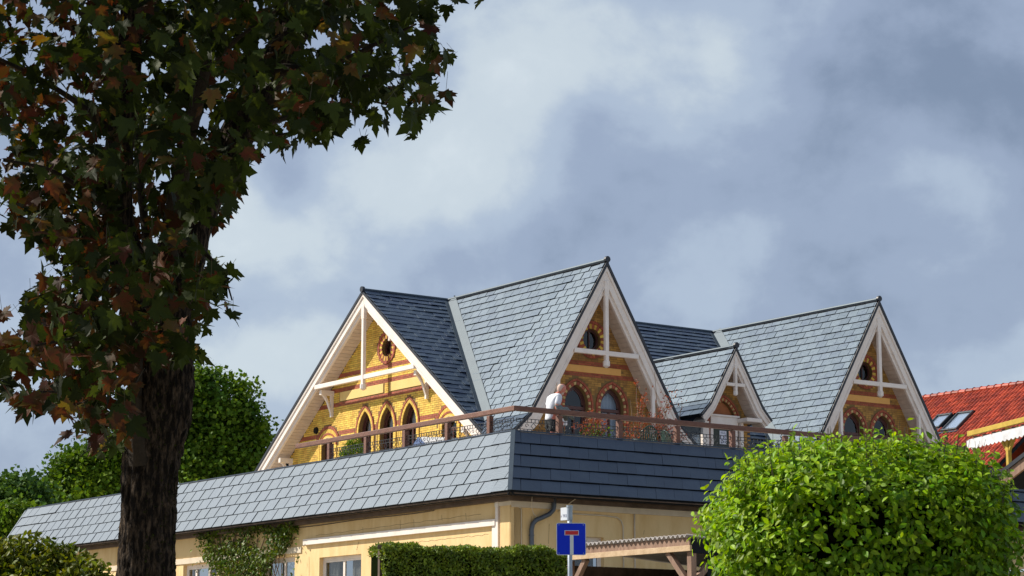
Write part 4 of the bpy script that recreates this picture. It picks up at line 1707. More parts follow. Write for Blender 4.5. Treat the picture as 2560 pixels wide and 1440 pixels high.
def bark_tube(spec, name, parent, m=m_bark, n=40, rough=0.07, seed=1):
    """tapered limb with a rugged outline: spec rows are picture x, y, half width in pixels, depth"""
    from mathutils import noise
    pts = [at(x, y, D) for x, y, r, D in spec]
    rad = [r * D / 5500 for x, y, r, D in spec]
    # subdivide
    P, Rr = [], []
    for i in range(len(pts) - 1):
        k = max(int((pts[i + 1] - pts[i]).length / 0.035), 2)
        for j in range(k):
            t = j / k
            P.append(pts[i].lerp(pts[i + 1], t))
            Rr.append(rad[i] * (1 - t) + rad[i + 1] * t)
    P.append(pts[-1])
    Rr.append(rad[-1])
    # smooth
    for _ in range(10):
        P = [P[0]] + [(P[i - 1] + P[i] * 2 + P[i + 1]) / 4 for i in range(1, len(P) - 1)] + [P[-1]]
        Rr = [Rr[0]] + [(Rr[i - 1] + Rr[i] * 2 + Rr[i + 1]) / 4 for i in range(1, len(P) - 1)] + [Rr[-1]]
    mb = MB()
    for i, (p, r) in enumerate(zip(P, Rr)):
        t = (P[min(i + 1, len(P) - 1)] - P[max(i - 1, 0)]).normalized()
        a = t.cross(Vector((0, 1, 0)))
        if a.length < .1:
            a = t.cross(Vector((1, 0, 0)))
        a.normalize()
        b = t.cross(a)
        for q in range(n):
            an = 2 * math.pi * q / n
            d = a * math.cos(an) + b * math.sin(an)
            w = p + d * r
            f1 = noise.noise(Vector((d.x * 5 + seed, d.y * 5, i * 0.035 * 1.3))) * 1.0
            f2 = noise.noise(Vector((d.x * 14 + seed, d.y * 14, w.z * 5))) * 0.8
            f3 = noise.noise(w * 26) * 0.55 + noise.noise(Vector((w.x * 50, w.y * 50, w.z * 22))) * 0.45
            mb.v.append(tuple(p + d * r * (1 + rough * (f1 + f2 + f3))))
    for i in range(len(P) - 1):
        for q in range(n):
            q2 = (q + 1) % n
            mb.f.append((i * n + q, i * n + q2, (i + 1) * n + q2, (i + 1) * n + q))
    return mb.build(name, m, parent, smooth=True)


tr_ = bark_tube(trunk_px, 'trunk', mp_, n=96, rough=0.10)
bark_tube([(420, 760, 66, 18.0), (455, 660, 58, 18.05), (480, 580, 46, 18.1), (520, 480, 42, 18.1), (570, 380, 44, 18.2), (630, 270, 46, 18.2), (690, 160, 42, 18.3),
           (740, 70, 40, 18.3), (790, -60, 34, 18.4), (860, -240, 26, 18.6)], 'limb', mp_, rough=0.06, seed=2)
bark_tube([(375, 760, 58, 17.9), (330, 680, 50, 17.8), (300, 590, 40, 17.8), (290, 480, 38, 17.7), (300, 350, 36, 17.6), (320, 200, 32, 17.6), (330, 20, 28, 17.5), (330, -250, 20, 17.4)],
          'limb', mp_, rough=0.06, seed=3)
bark_tube([(395, 720, 30, 18.2), (375, 640, 14, 18.3), (362, 560, 11, 18.4), (352, 470, 10, 18.5), (340, 330, 9, 18.7), (330, 200, 6, 18.9)], 'limb', mp_, m=m_bark_thin, rough=0.04, seed=4)
bark_tube([(400, 720, 30, 17.9), (420, 620, 26, 17.8), (440, 500, 24, 17.6), (470, 350, 20, 17.4), (510, 180, 16, 17.2), (560, 0, 12, 17.0), (600, -200, 9, 16.9)],
          'limb', mp_, m=m_bark_thin, rough=0.05, seed=5)
bark_tube([(352, 1160, 30, 17.85), (346, 1110, 24, 17.80), (338, 1050, 20, 17.78), (337, 990, 17, 17.75), (342, 930, 15, 17.7), (346, 850, 12, 17.6), (330, 780, 8, 17.5), (290, 720, 5, 17.4)],
          'side_stem', mp_, m=m_bark_thin, rough=0.05, seed=6)
mb = MB()
mb.tube([at(468, 1002, 18), at(476, 994, 18), at(478, 984, 18), at(470, 978, 18)], [.028, .02, .014, .008], 8)
mb.build('snag', m_bark_thin, mp_, smooth=True)
# boughs and twigs
crown_poly = [(-700, -700), (1500, -700), (1330, -300), (1215, -60), (1120, 20), (1085, 60), (1100, 95), (1135, 145), (1120, 235), (1105, 285), (1055, 290), (1040, 345), (1000, 320),
              (985, 300), (950, 290), (900, 275), (862, 300), (830, 320), (770, 355), (725, 385), (680, 375), (640, 400), (605, 445), (590, 490), (560, 545), (505, 600), (555, 640),
              (592, 690), (570, 740), (585, 800), (520, 830), (470, 830), (505, 880), (440, 905), (400, 950), (330, 1010), (335, 1080), (270, 1130), (190, 1075), (165, 1045),
              (130, 1020), (60, 1030), (15, 1030), (0, 960), (-200, 950), (-200, 840), (0, 825), (70, 805), (55, 760), (95, 700), (150, 655), (75, 605), (0, 545), (-200, 560), (-700, 500)]
gaps = [((490, 640, 330, 480), 0)]
bough_px = [[(680, 180, 24, 18.2), (760, 170, 9, 18.0), (860, 150, 7, 17.7), (960, 100, 5, 17.4), (1040, 60, 3, 17.1)],
            [(620, 280, 20, 18.2), (720, 235, 8, 17.9), (850, 190, 6, 17.5), (980, 190, 4, 17.1), (1080, 180, 3, 16.8)],
            [(600, 320, 16, 18.2), (700, 300, 7, 18.3), (800, 270, 5, 18.5), (900, 245, 3, 18.7), (1000, 270, 2, 18.8)],
            [(560, 400, 14, 18.1), (620, 400, 6, 17.8), (680, 340, 4, 17.4), (740, 330, 3, 17.1)],
            [(480, 600, 12, 18.0), (520, 640, 5, 17.8), (560, 680, 3, 17.6), (580, 750, 2, 17.4)],
            [(300, 560, 14, 17.8), (220, 480, 8, 17.4), (120, 420, 5, 17.0), (10, 400, 4, 16.6)],
            [(305, 640, 12, 17.8), (220, 600, 6, 17.5), (120, 560, 4, 17.2), (40, 540, 3, 17.0)],
            [(300, 350, 14, 17.6), (200, 260, 8, 17.3), (90, 190, 6, 17.0), (-60, 120, 4, 16.6)],
            [(346, 850, 8, 17.6), (260, 830, 5, 17.3), (160, 850, 4, 17.0), (60, 870, 3, 16.8)],
            [(340, 930, 8, 17.7), (270, 960, 5, 17.4), (180, 980, 4, 17.1), (90, 980, 3, 16.9)],
            [(330, 1000, 8, 17.7), (280, 1030, 4, 17.5), (220, 1060, 3, 17.3)],
            [(320, 150, 14, 17.6), (240, 60, 8, 17.3), (100, -40, 6, 17.0), (-100, -160, 4, 16.6)],
            [(700, 100, 16, 18.3), (800, 30, 8, 18.0), (900, -60, 6, 17.7), (1050, -180, 4, 17.3)],
            [(510, 180, 10, 17.2), (600, 90, 6, 16.9), (700, 20, 4, 16.6), (800, -60, 3, 16.4)]]
for i, b in enumerate(bough_px):
    bark_tube([(x, y, r, D) for x, y, r, D in b], 'branch', mp_, m=m_bark_thin, n=8, rough=0.03, seed=20 + i)
# leaves hang in sprays round twig tips spread through the crown volume
n_spray = 1500
sx = rng.uniform(-700, 1400, 9000)
sy = rng.uniform(-650, 1140, 9000)
ok = in_poly_np(sx, sy, crown_poly)
sx, sy = sx[ok][:n_spray * 2], sy[ok][:n_spray * 2]
dens_n = []
# thinner crown on the left and at the far right, dense over the trunk
dist_t = np.abs(sx - (380 + np.clip((700 - sy), 0, 900) * 0.25))
keep = rng.random(len(sx)) < np.clip(1.06 - dist_t / 1000, 0.36, 1.0)
keep |= (sx > 700) & (sy > 60) & (rng.random(len(sx)) < 0.35)
keep &= ~((sx > 740) & (sx < 905) & (sy > 60) & (sy < 120) & (rng.random(len(sx)) < 0.9))
keep &= ~((sx > 505) & (sy > 590) & (sy < 860) & (rng.random(len(sx)) < .45))
keep &= ~((sx > 500) & (sx < 570) & (sy > 560) & (sy < 640))
# leave clear the lower trunk and the slit between the limbs
keep &= ~((sx > 335) & (sx < 375) & (sy > 500) & (sy < 660))
sx, sy = sx[keep], sy[keep]
sd_ = rng.uniform(15.6, 20.4, len(sx))
SP = at_np(sx, sy, sd_)
LP = []
for p in SP:
    k = rng.integers(4, 8)
    LP.append(p + rng.normal(size=(k, 3)) * np.array([0.10, 0.14, 0.08]))
LP = np.concatenate(LP)
px, py, w_ = proj_np(LP)
ok = in_poly_np(px, py, crown_poly) & ~((px > 340) & (px < 368) & (py > 505) & (py < 650))
ok &= ~((px > 348) & (py > 935))
LP = LP[ok]
# hand-set outliers along the outline
ex = [(912, 340, 18), (905, 350, 18.1), (1020, 335, 17.5), (1040, 340, 17.4), (940, 292, 17.8), (958, 300, 17.9), (1075, 265, 17), (1090, 275, 17.1), (1125, 140, 17), (1135, 128, 17.1),
      (75, 770, 17), (90, 790, 17.1), (60, 800, 17), (70, 1010, 17.0), (30, 1015, 17), (15, 790, 17), (5, 780, 16.9), (545, 560, 17.4), (540, 545, 17.3), (575, 670, 17.5),
      (582, 795, 17.6), (570, 790, 17.5), (240, 1120, 17.2), (225, 1100, 17.2), (255, 1130, 17.3), (1210, -4, 17.0), (180, 1080, 17.2), (210, 1085, 17.1), (280, 1095, 17.2), (300, 1075, 17.2),
      (500, 880, 17.4), (490, 870, 17.4), (470, 820, 17.4), (520, 820, 17.4), (460, 890, 17.4), (430, 900, 17.4), (310, 680, 16.6), (340, 690, 16.6), (360, 680, 16.7), (330, 600, 16.7),
      (400, 530, 16.6), (575, 165, 16.2), (600, 160, 16.2), (420, 640, 16.8)]
exa = np.array(ex, float)
EP = at_np(exa[:, 0], exa[:, 1], exa[:, 2])
LP = np.concatenate([EP, LP])
nr = rand_dirs(len(LP), bias=(0.0, -0.55, 0.55), k=1.0)
sz = rng.uniform(0.105, 0.20, len(LP))
ML = leaf_mats(LP, nr, sz, droop=(0.0, 0.0, -0.9))
pick = rng.random(len(LP))
px, py, w_ = proj_np(LP)
redness = np.clip((py + 200) / 1300, 0, 1) * 0.30 + np.clip((500 - px) / 1200, 0, .3)
isr = pick < redness * 0.75
isy = (~isr) & (pick < redness * 0.75 + 0.05)
isg = ~(isr | isy)
inv_ = (px > 0) & (px < 2560) & (py > 0) & (py < 1440)
rank = np.where(inv_, 1, .01) / np.maximum(w_, 1) * sz
for sel, m_, nm, lim in ((isg, m_maple, 'leaf', 190), (isr, m_mapler, 'red_leaf', 75), (isy, m_mapley, 'yellow_leaf', 25)):
    scatter(mp_, nm, MAPLE_V, MAPLE_F, ML[sel], m_, lim, nm.replace('leaf', 'foliage'), rank=rank[sel])
# leaf stalks
S0 = LP[:1500]
V = []
d = rng.normal(size=(len(S0), 3)) * 0.05 + np.array([0, 0, 0.09])
side = np.array([0.0016, 0, 0])
A, B = S0, S0 + d
V = np.stack([A - side, A + side, B + side, B - side], 1).reshape(-1, 3)
k = np.arange(len(S0)) * 4
T = np.concatenate([np.stack([k, k + 1, k + 2], 1), np.stack([k, k + 2, k + 3], 1)])
tri_mesh('leaf_stalk', V, T, m_stem, mp_)['kind'] = 'stuff'
# moss cushions on the sunless right side of the trunk
mV = []
P = []
for i in range(900):
    y = rng.uniform(960, 1500)
    r = np.interp(y, [960, 1000, 1060, 1140, 1220, 1440, 1500], [80, 84, 80, 70, 68, 70, 72])
    cx = np.interp(y, [960, 1060, 1140, 1220, 1440, 1500], [403, 390, 378, 372, 366, 365])
    an = rng.uniform(-1.5, 0.1)
    rr = r * 18 / 5500 * 0.98
    c = at(cx, y, 18.0)
    P.append((c.x + rr * math.cos(an), c.y + rr * math.sin(an), c.z))
P = np.array(P)
M_ = leaf_mats(P, rand_dirs(len(P), (0.7, -.5, .3)), rng.uniform(.012, .035, len(P)))
leaf_mass('moss', M_, DI_V, DI_F, m_moss, mp_)

# ================================================================== ROUND TREE ON THE RIGHT
BD = 23.5
bt_c = at(2158, 1340, BD)
bt = empty('round_crowned_tree', Vector((bt_c.x, bt_c.y, ground_z(bt_c.x, bt_c.y))), 'bright green round clipped tree with glossy leaves, largest plant at the right', 'tree')
mb = MB()
g0 = bt.location
mb.tube([g0, g0 + Z * .6 + Vector((.03, 0, 0)), g0 + Z * 1.3, Vector((bt_c.x, bt_c.y, bt_c.z - .3))], [.11, .09, .085, .07], 12)
mb.build('trunk', m_bark_thin, bt, smooth=True)
mb = MB()
for i in range(26):
    d = Vector(rand_dirs(1, (0, 0, .25))[0])
    s_ = Vector((bt_c.x, bt_c.y, bt_c.z - .35))
    e_ = bt_c + Vector((d.x * 1.45, d.y * 1.3, d.z * 0.85))
    mid_ = (s_ + e_) / 2 + Z * .08
    mb.tube([s_, mid_, e_], [.03, .018, .006], 6)
mb.build('limb', m_bark_thin, bt, smooth=True)['kind'] = 'stuff'
# crown: boxy rounded body built of leafy clumps, dark between them
ncl = 700
n = 32000
fi = np.arange(ncl)
zf = 1 - 2 * (fi + .5) / ncl
rf = np.sqrt(1 - zf * zf)
d0 = np.stack([rf * np.cos(fi * 2.39996), rf * np.sin(fi * 2.39996), zf], 1) + rng.normal(size=(ncl, 3)) * .05
d0 /= np.linalg.norm(d0, axis=1)[:, None]
q0 = np.sign(d0) * np.abs(d0) ** 0.80
q0 /= (np.abs(q0) ** 2.8).sum(1)[:, None] ** (1 / 2.8)
ax = np.array([1.62, 1.40, 1.07])
cr = rng.uniform(.84, 1.02, ncl) + 0.02 * np.sin(d0[:, 0] * 6 + 1) * np.cos(d0[:, 2] * 5)
idx = rng.integers(0, ncl, n)
d = d0[idx]
P = np.array(bt_c) + np.array([0, 0, -0.12]) + (q0 * ax * cr[:, None])[idx] + rng.normal(size=(n, 3)) * np.array([.085, .085, .075]) - d * (rng.random(n) ** 2)[:, None] * .26
P[:, 0] = bt_c.x + (P[:, 0] - bt_c.x) * (1 - .10 * np.clip((bt_c.z - P[:, 2]) / .6, 0, 1.5))
# the crown leans higher on the left, falls off at the right
P[:, 2] += np.where(P[:, 2] > bt_c.z - .1, 1, 0) * (-0.12) * np.clip((P[:, 0] - bt_c.x - .5) / 1.1, 0, 1.4) ** 2
nr = rand_dirs(n, (0, -0.1, 0.45), 0.75)
nr = nr * 0.6 + d * 0.55
nr /= np.linalg.norm(nr, axis=1)[:, None]
M1 = leaf_mats(P, nr, rng.uniform(0.06, 0.112, n), droop=(0, 0, -.35))
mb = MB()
for k_ in range(7):  # near-black tubes paint the shade between the clumps
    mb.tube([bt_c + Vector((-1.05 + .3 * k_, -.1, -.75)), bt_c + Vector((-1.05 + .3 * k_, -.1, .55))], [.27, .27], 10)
mb.build('inner_shade', m_inner_shade, bt)['kind'] = 'stuff'
# upright shoots with their own leaves
sh = MB()
SPs, SNs = [], []
for i in range(260):
    t = rng.uniform(-1.42, 1.42)
    yy = rng.uniform(-.9, .5)
    zz = bt_c.z - .12 + 1.0 * max(1 - abs(t / 1.62) ** 2.8 - abs(yy / 1.45) ** 2.8, 0.02) ** (1 / 2.8)
    zz += -0.12 * min(max((t - .5) / 1.1, 0), 1.4) ** 2
    b0 = Vector((bt_c.x + t, bt_c.y + yy, zz - 0.12))
    ln = rng.uniform(0.18, 0.46)
    lean = Vector((rng.uniform(-.15, .15) + .1 * t, rng.uniform(-.2, .1), 1)).normalized()
    b1 = b0 + lean * ln
    sh.tube([b0, (b0 + b1) / 2 + Vector((rng.uniform(-.01, .01), 0, 0)), b1], [.004, .003, .002], 4)
    for j in range(rng.integers(4, 8)):
        f = 0.25 + 0.75 * j / 7
        SPs.append(b0 + lean * ln * f)
        SNs.append((rng.uniform(-.8, .8), rng.uniform(-.8, .2), rng.uniform(.1, 1)))
for i in range(110):     # side shoots
    an = rng.uniform(0, 2 * math.pi)
    u_ = rng.uniform(-.5, .75)
    rr = (1 - abs(u_) ** 2.6) ** (1 / 2.6)
    dd_ = Vector((math.copysign(1, math.cos(an)) * (0.6 + .4 * rng.random()), -abs(math.sin(an)) * .5, 0.3)).normalized()
    b0 = bt_c + Vector((dd_.x * 1.42 * rr, dd_.y * 1.2, u_ * 1.0 - .12))
    ln = rng.uniform(.12, .30)
    b1 = b0 + dd_ * ln + Z * .06
    sh.tube([b0, b1], [.004, .002], 4)
    for j in range(rng.integers(4, 8)):
        SPs.append(b0.lerp(b1, .2 + .8 * j / 7))
        SNs.append((rng.uniform(-.8, .8), rng.uniform(-.8, .2), rng.uniform(.1, 1)))
sh.build('shoots', m_stem, bt)['kind'] = 'stuff'
P2 = np.array([tuple(v) for v in SPs])
N2 = np.array(SNs)
N2 /= np.linalg.norm(N2, axis=1)[:, None]
M2 = leaf_mats(P2, N2, rng.uniform(0.065, 0.105, len(P2)))
MM = np.concatenate([M1, M2])
cen = MM[:, :, 3]
px, py, w_ = proj_np(cen)
rank = np.where((px > 0) & (px < 2560) & (py > 0) & (py < 1440), 1, .01) / w_ ** 3 * (1 + 0.3 * rng.random(len(cen)))
hgt = (cen[:, 2] - (bt_c.z - 1.1)) / 2.1 - 0.12 * (cen[:, 0] - bt_c.x)  # young growth on top; thinning to the right paints the crown's own shade
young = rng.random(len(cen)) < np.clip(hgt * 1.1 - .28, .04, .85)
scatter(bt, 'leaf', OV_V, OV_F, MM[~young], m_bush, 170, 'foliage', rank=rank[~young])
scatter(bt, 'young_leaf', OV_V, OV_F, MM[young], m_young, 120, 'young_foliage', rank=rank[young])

# ================================================================== HEDGES AND SHRUBS
hg0, hg1 = at(958, 1366, 38.0), at(1425, 1384, 39.2)
hz_top = (hg0.z + hg1.z) / 2
hd_ = (hg1 - hg0)
hd_.z = 0
hlen = hd_.length
hd_.normalize()
hn = Vector((hd_.y, -hd_.x, 0))
hb = empty('thuja_hedge', Vector((hg0.x, hg0.y, ground_z(hg0.x, hg0.y))), 'clipped dark green conifer hedge in front of the cream wall, left of the blue sign', 'hedge')
n = 42000
u_ = rng.uniform(0, hlen, n)
face = rng.random(n)
v_ = np.where(face < 0.6, rng.uniform(-.12, .04, n), rng.uniform(-0.9, 0.0, n))
zz = np.where(face < 0.6, rng.uniform(-1.6, 0.0, n), rng.uniform(-.10, .05, n))
lump = 0.05 * np.sin(u_ * 5.1) * np.cos(zz * 6) + 0.03 * np.sin(u_ * 13 + zz * 9)
P = np.array(hg0)[None] + np.array(hd_)[None] * u_[:, None] + np.array(hn)[None] * (v_ + lump)[:, None]
P[:, 2] = hz_top + zz + lump * .5 + 0.02 * np.sin(u_ * 3)
nr = rand_dirs(n, (0, -.6, .3))
M_ = leaf_mats(P, nr, rng.uniform(.03, .075, n), droop=(0, -.4, .6))
leaf_mass('foliage', M_, DI_V, DI_F, m_hedge, hb)
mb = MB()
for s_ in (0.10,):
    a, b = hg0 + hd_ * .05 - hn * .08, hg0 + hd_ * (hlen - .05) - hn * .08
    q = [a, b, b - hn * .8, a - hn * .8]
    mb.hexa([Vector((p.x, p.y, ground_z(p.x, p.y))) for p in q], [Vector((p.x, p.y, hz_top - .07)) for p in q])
mb.build('inner_shade', m_inner_shade, hb)  # near-black body paints the shade inside the hedge
# timber frame at the hedge's end
fp = at(951, 1372, 38.2)
tf = empty('timber_frame', Vector((fp.x, fp.y, ground_z(fp.x, fp.y))), 'dark brown timber post with a short top beam at the left end of the hedge', 'post')
mb = MB()
mb.beam(Vector((fp.x, fp.y, ground_z(fp.x, fp.y))), Vector((fp.x, fp.y, fp.z)), .06, .06, side=L)
mb.build('post', m_fascia, tf)
mb = MB()
mb.beam(Vector((fp.x - .05, fp.y, fp.z + .03)), Vector((fp.x + .35, fp.y + .02, fp.z + .045)), .07, .08)
mb.build('top_beam', m_fascia, tf)


def shrub(name, label, cat, spots, nleaf, size, m, tv, tf_, parent=None, bias=(0, -.3, .5), stems=m_twig, group=None, droop=None, inner=None):
    """spots: list of (centre, radii). leaves on lumpy ellipsoids round a few stems"""
    c0_ = spots[0][0]
    gz = min(s[0].z - s[1][2] for s in spots)
    root = empty(name, Vector((c0_.x, c0_.y, gz)), label, cat, group)
    vol = np.array([s[1][0] * s[1][1] * s[1][2] for s in spots]) ** .67
    cnt = (vol / vol.sum() * nleaf).astype(int)
    Ps = []
    for (c, r), k in zip(spots, cnt):
        d = rand_dirs(k)
        rr = 1 - rng.random(k) ** 1.6 * .55
        rr *= 1 + 0.10 * np.sin(d[:, 0] * 7 + c.x) * np.cos(d[:, 2] * 6 + c.z)
        Ps.append(np.array(c) + d * np.array(r) * rr[:, None])
    P = np.concatenate(Ps)
    nr = rand_dirs(len(P), bias)
    M = leaf_mats(P, nr, rng.uniform(size * .6, size * 1.25, len(P)), droop)
    leaf_mass('foliage', M, tv, tf_, m, root)
    mb = MB()
    for (c, r) in spots:
        for j in range(3):
            e_ = Vector(c) + Vector((rng.uniform(-.5, .5) * r[0], rng.uniform(-.5, .5) * r[1], r[2] * .5))
            mb.tube([Vector((c0_.x, c0_.y, gz)), (root.location + e_) / 2 + Vector((rng.uniform(-.1, .1) * r[0], 0, 0)), e_],
                    [max(r[0] * .05, .006), max(r[0] * .03, .004), .004], 5)
    mb.build('stems', stems, root, smooth=True)
    return root


D_ = 19.5
sp = []
for (x, y, rx, rz) in [(-60, 1430, 160, 85), (60, 1430, 130, 95), (150, 1440, 90, 78), (210, 1460, 70, 66), (-160, 1440, 120, 90), (90, 1500, 150, 110), (250, 1500, 40, 60)]:
    sp.append((at(x, y, D_ + rng.uniform(-.3, .3)), (rx * D_ / 5500, .45, rz * D_ / 5500)))
shb = shrub('hedge_shrub', 'yellow-green rounded shrub with small glossy leaves at the lower left', 'shrub', sp, 17000, .062, m_bushl, OV_V, OV_F)
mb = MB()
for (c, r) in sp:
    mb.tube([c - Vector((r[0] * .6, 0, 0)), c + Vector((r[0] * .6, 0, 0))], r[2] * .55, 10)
mb.build('inner_shade', m_inner_shade, shb)['kind'] = 'stuff'  # near-black tubes paint the shade inside the shrub

# ivy and creeper on the left wall
iv = empty('wall_creeper', FL.P(11.4, 3.5, .05), 'green creeper climbing the cream wall over the second window', 'creeper')
iv_poly = [(505, 1325), (560, 1322), (600, 1310), (650, 1300), (700, 1315), (748, 1300), (752, 1325), (735, 1352), (712, 1385), (690, 1400), (672, 1440), (660, 1500), (560, 1500), (545, 1425),
           (520, 1390), (515, 1360)]
n = 9000
xx, yy = rng.uniform(495, 760, n), rng.uniform(1295, 1500, n)
ok = in_poly_np(xx, yy, iv_poly)
hole = (np.hypot((xx - 590) / 38, (yy - 1338) / 14) < 1) & (rng.random(n) < .75)
hole |= (np.hypot((xx - 660) / 26, (yy - 1350) / 22) < 1) & (rng.random(n) < .9)
hole |= (np.hypot((xx - 555) / 16, (yy - 1358) / 12) < 1) & (rng.random(n) < .8)
ok &= ~hole
loose = (rng.random(n) < .03) & (xx > 500) & (yy > 1320)
ok |= loose & (yy > 1340)
xx, yy = xx[ok], yy[ok]
P = np.array([tuple(on_plane(x, y, FL.P(0, 0, .02), FL.n) + FL.n * rng.uniform(0.0, .28)) for x, y in zip(xx, yy)])
M_ = leaf_mats(P, rand_dirs(len(P), tuple(FL.n * .7 + Z * .3)), rng.uniform(.06, .13, len(P)), droop=(0, 0, -.8))
leaf_mass('foliage', M_, OV_V, OV_F, m_ivy, iv)
mb = MB()
for i in range(26):
    x = rng.uniform(540, 700)
    pts = []
    y = 1500
    while y > rng.uniform(1300, 1360):
        pts.append(on_plane(x, y, FL.P(0, 0, .03), FL.n))
        x += rng.uniform(-9, 9)
        y -= 22
    if len(pts) > 1:
        mb.tube(pts, .012, 5)
mb.build('stems', m_twig, iv, smooth=True)

# ================================================================== BACKGROUND TREES
def far_tree(name, label, clumps, D, nleaf, size, m, trunk_px=None, m2=None):
    c = at(clumps[0][0], clumps[0][1], D)
    base = Vector((c.x, D, ground_z(c.x, D)))
    root = empty(name, base, label, 'tree', None)
    Ps, S_ = [], []
    w = np.array([q[2] * q[3] for q in clumps], float)
    cnt = (w / w.sum() * nleaf).astype(int)
    k = D / 5500
    for (x, y, rx, ry), nl in zip(clumps, cnt):
        cc = np.array(at(x, y, D + rng.uniform(-1, 1) * rx * k * .5))
        # each clump carries sub-clumps of leaves
        nsub = max(int(rx * ry / 55), 12)
        sub = rand_dirs(nsub) * (1.32 - rng.random(nsub) ** .8 * .85)[:, None] * np.array([rx * k, rx * k, ry * k])
        idx = rng.integers(0, nsub, nl)
        r_ = 0.36
        P = cc + sub[idx] + rng.normal(size=(nl, 3)) * np.array([r_, r_, r_ * .6])
        Ps.append(P)
    P = np.concatenate(Ps)
    M = leaf_mats(P, rand_dirs(len(P), (0, -.2, .6)), rng.uniform(size * .6, size * 1.3, len(P)))
    leaf_mass('crown', M, DI_V * np.array([1.5, 1, 1]), DI_F, m, root, False)['kind'] = 'stuff'
    mb = MB()
    top = max(q[1] for q in clumps)
    tx = trunk_px or clumps[0][0]
    mb.tube([base, at(tx, 1300, D), at(tx, top - 20, D)], [.35, .3, .2], 8)
    for (x, y, rx, ry) in clumps:
        mb.tube([at(tx, top + 10, D), at((tx + x) / 2, (top + y) / 2, D), at(x, y - ry * .3, D)], [.18, .11, .05], 6)
    mb.build('trunk', m_bark_thin, root, smooth=True)
    return root


far_tree('broadleaf_tree', 'mid green broadleaf tree behind the slate roof between the maple trunk and the villa',
         [(560, 1080, 75, 75), (500, 980, 50, 45), (592, 1012, 34, 28), (622, 1100, 32, 42), (570, 1170, 85, 50), (470, 1060, 70, 80), (490, 1160, 70, 60), (610, 1190, 40, 50), (480, 940, 26, 20), (535, 945, 16, 14), (610, 968, 14, 12), (648, 1060, 12, 12),
          (600, 975, 24, 18), (645, 1110, 20, 26)], 95, 22000, .21, m_tree, 540)
far_tree('broadleaf_tree', 'bright green broadleaf tree behind the slate roof, left of the maple trunk',
         [(250, 1190, 75, 62), (200, 1150, 40, 30), (290, 1140, 55, 55), (180, 1210, 48, 38), (240, 1240, 85, 40), (160, 1180, 22, 18), (330, 1200, 60, 60), (140, 1248, 24, 18)],
         90, 20000, .20, m_tree, 260)
far_tree('conifer_like_tree', 'blue-green tree at the far left edge above the yellow-green shrub',
         [(30, 1235, 52, 36), (70, 1235, 34, 34), (20, 1290, 70, 50), (85, 1280, 28, 40), (-40, 1250, 60, 60), (50, 1330, 60, 40), (-80, 1310, 60, 60)], 84, 17000, .19, m_tree2, 20)
far_tree('young_tree', 'light green young tree standing low in front of the blue-green tree at the far left',
         [(40, 1300, 40, 26), (20, 1335, 40, 30), (65, 1330, 30, 30), (-20, 1320, 40, 30)], 80, 10000, .18, m_tree, 40)

# ================================================================== BLUE SIGN
SD = 27.0
sc_ = at(1428, 1347.5, SD)
gp = Vector((sc_.x - .012, SD + .03, ground_z(sc_.x, SD)))
sg = empty('dead_end_sign', gp, 'blue square dead end road sign with white stem and red bar on a grey pole', 'sign')
yaw = math.radians(4)
SU = Vector((math.cos(yaw), math.sin(yaw), 0))
SN = Vector((math.sin(yaw), -math.cos(yaw), 0))
FSn = Frame(Vector((sc_.x, sc_.y, 0)), SU, SN)
hw_, hh_ = 0.181, 0.196


def rrect(w, h, r, n=6):
    P = []
    for cx, cz, a0 in ((w - r, -h + r, -90), (w - r, h - r, 0), (-w + r, h - r, 90), (-w + r, -h + r, 180)):
        for i in range(n + 1):
            a = math.radians(a0 + 90 * i / n)
            P.append((cx + r * math.cos(a), cz + r * math.sin(a)))
    return P


mb = MB()
mb.prism([FSn.P(u, sc_.z + z, -.004) for u, z in rrect(hw_, hh_, .022)], SN * .004)
pl = mb.build('plate', m_signwhite, sg)
mb = MB()
mb.prism([FSn.P(u, sc_.z + z, .0002) for u, z in rrect(hw_ - .007, hh_ - .007, .017)], SN * .002)
mb.build('blue_field', m_blue, pl)
mb = MB()
zt = sc_.z
FSn.box(mb, -.022 + .006, .022 + .006, zt - hh_ + .008, zt + .045, .0024, .004)
mb.build('white_stem', m_signwhite, pl)
mb = MB()
FSn.box(mb, -.088 + .006, .088 + .006, zt + .045, zt + .105, .0024, .0041)
mb.build('white_bar_border', m_signwhite, pl)
mb = MB()
FSn.box(mb, -.080 + .006, .080 + .006, zt + .052, zt + .098, .0043, .006)
mb.build('red_bar', m_signred, pl)
for (x, z) in ((-.15, -.172), (.15, -.172), (-.15, .172), (.15, .172)):
    mb = MB()
    mb.tube([FSn.P(x, zt + z, .002), FSn.P(x, zt + z, .006)], .006, 8)
    mb.build('rivet', m_galv, pl)
pt = at(1424, 1266, SD + .035)
mb = MB()
mb.tube([gp, Vector((pt.x, gp.y, pt.z))], .029, 14)
mb.build('pole', m_galv, sg, smooth=True)
mb = MB()
mb.tube([Vector((pt.x, gp.y, pt.z - .17)), Vector((pt.x, gp.y, pt.z + .0))], .036, 14)
mb.tube([Vector((pt.x, gp.y, pt.z - .015)), Vector((pt.x, gp.y, pt.z + .012))], .040, 14)
mb.build('pole_sleeve', m_galv, sg, smooth=False)
np_ = empty('street_name_plate', Vector((pt.x - .06, gp.y - .05, pt.z - .1)), 'small white street name plate edge-on at the top of the sign pole', 'sign')
U2 = Vector((-0.62, -0.785, 0)).normalized()
F2 = Frame(Vector((pt.x - .03, gp.y - .01, 0)), U2, Vector((-.785, .62, 0)).normalized())
FN2 = F2
n2 = Vector((0.785, -0.62, 0))
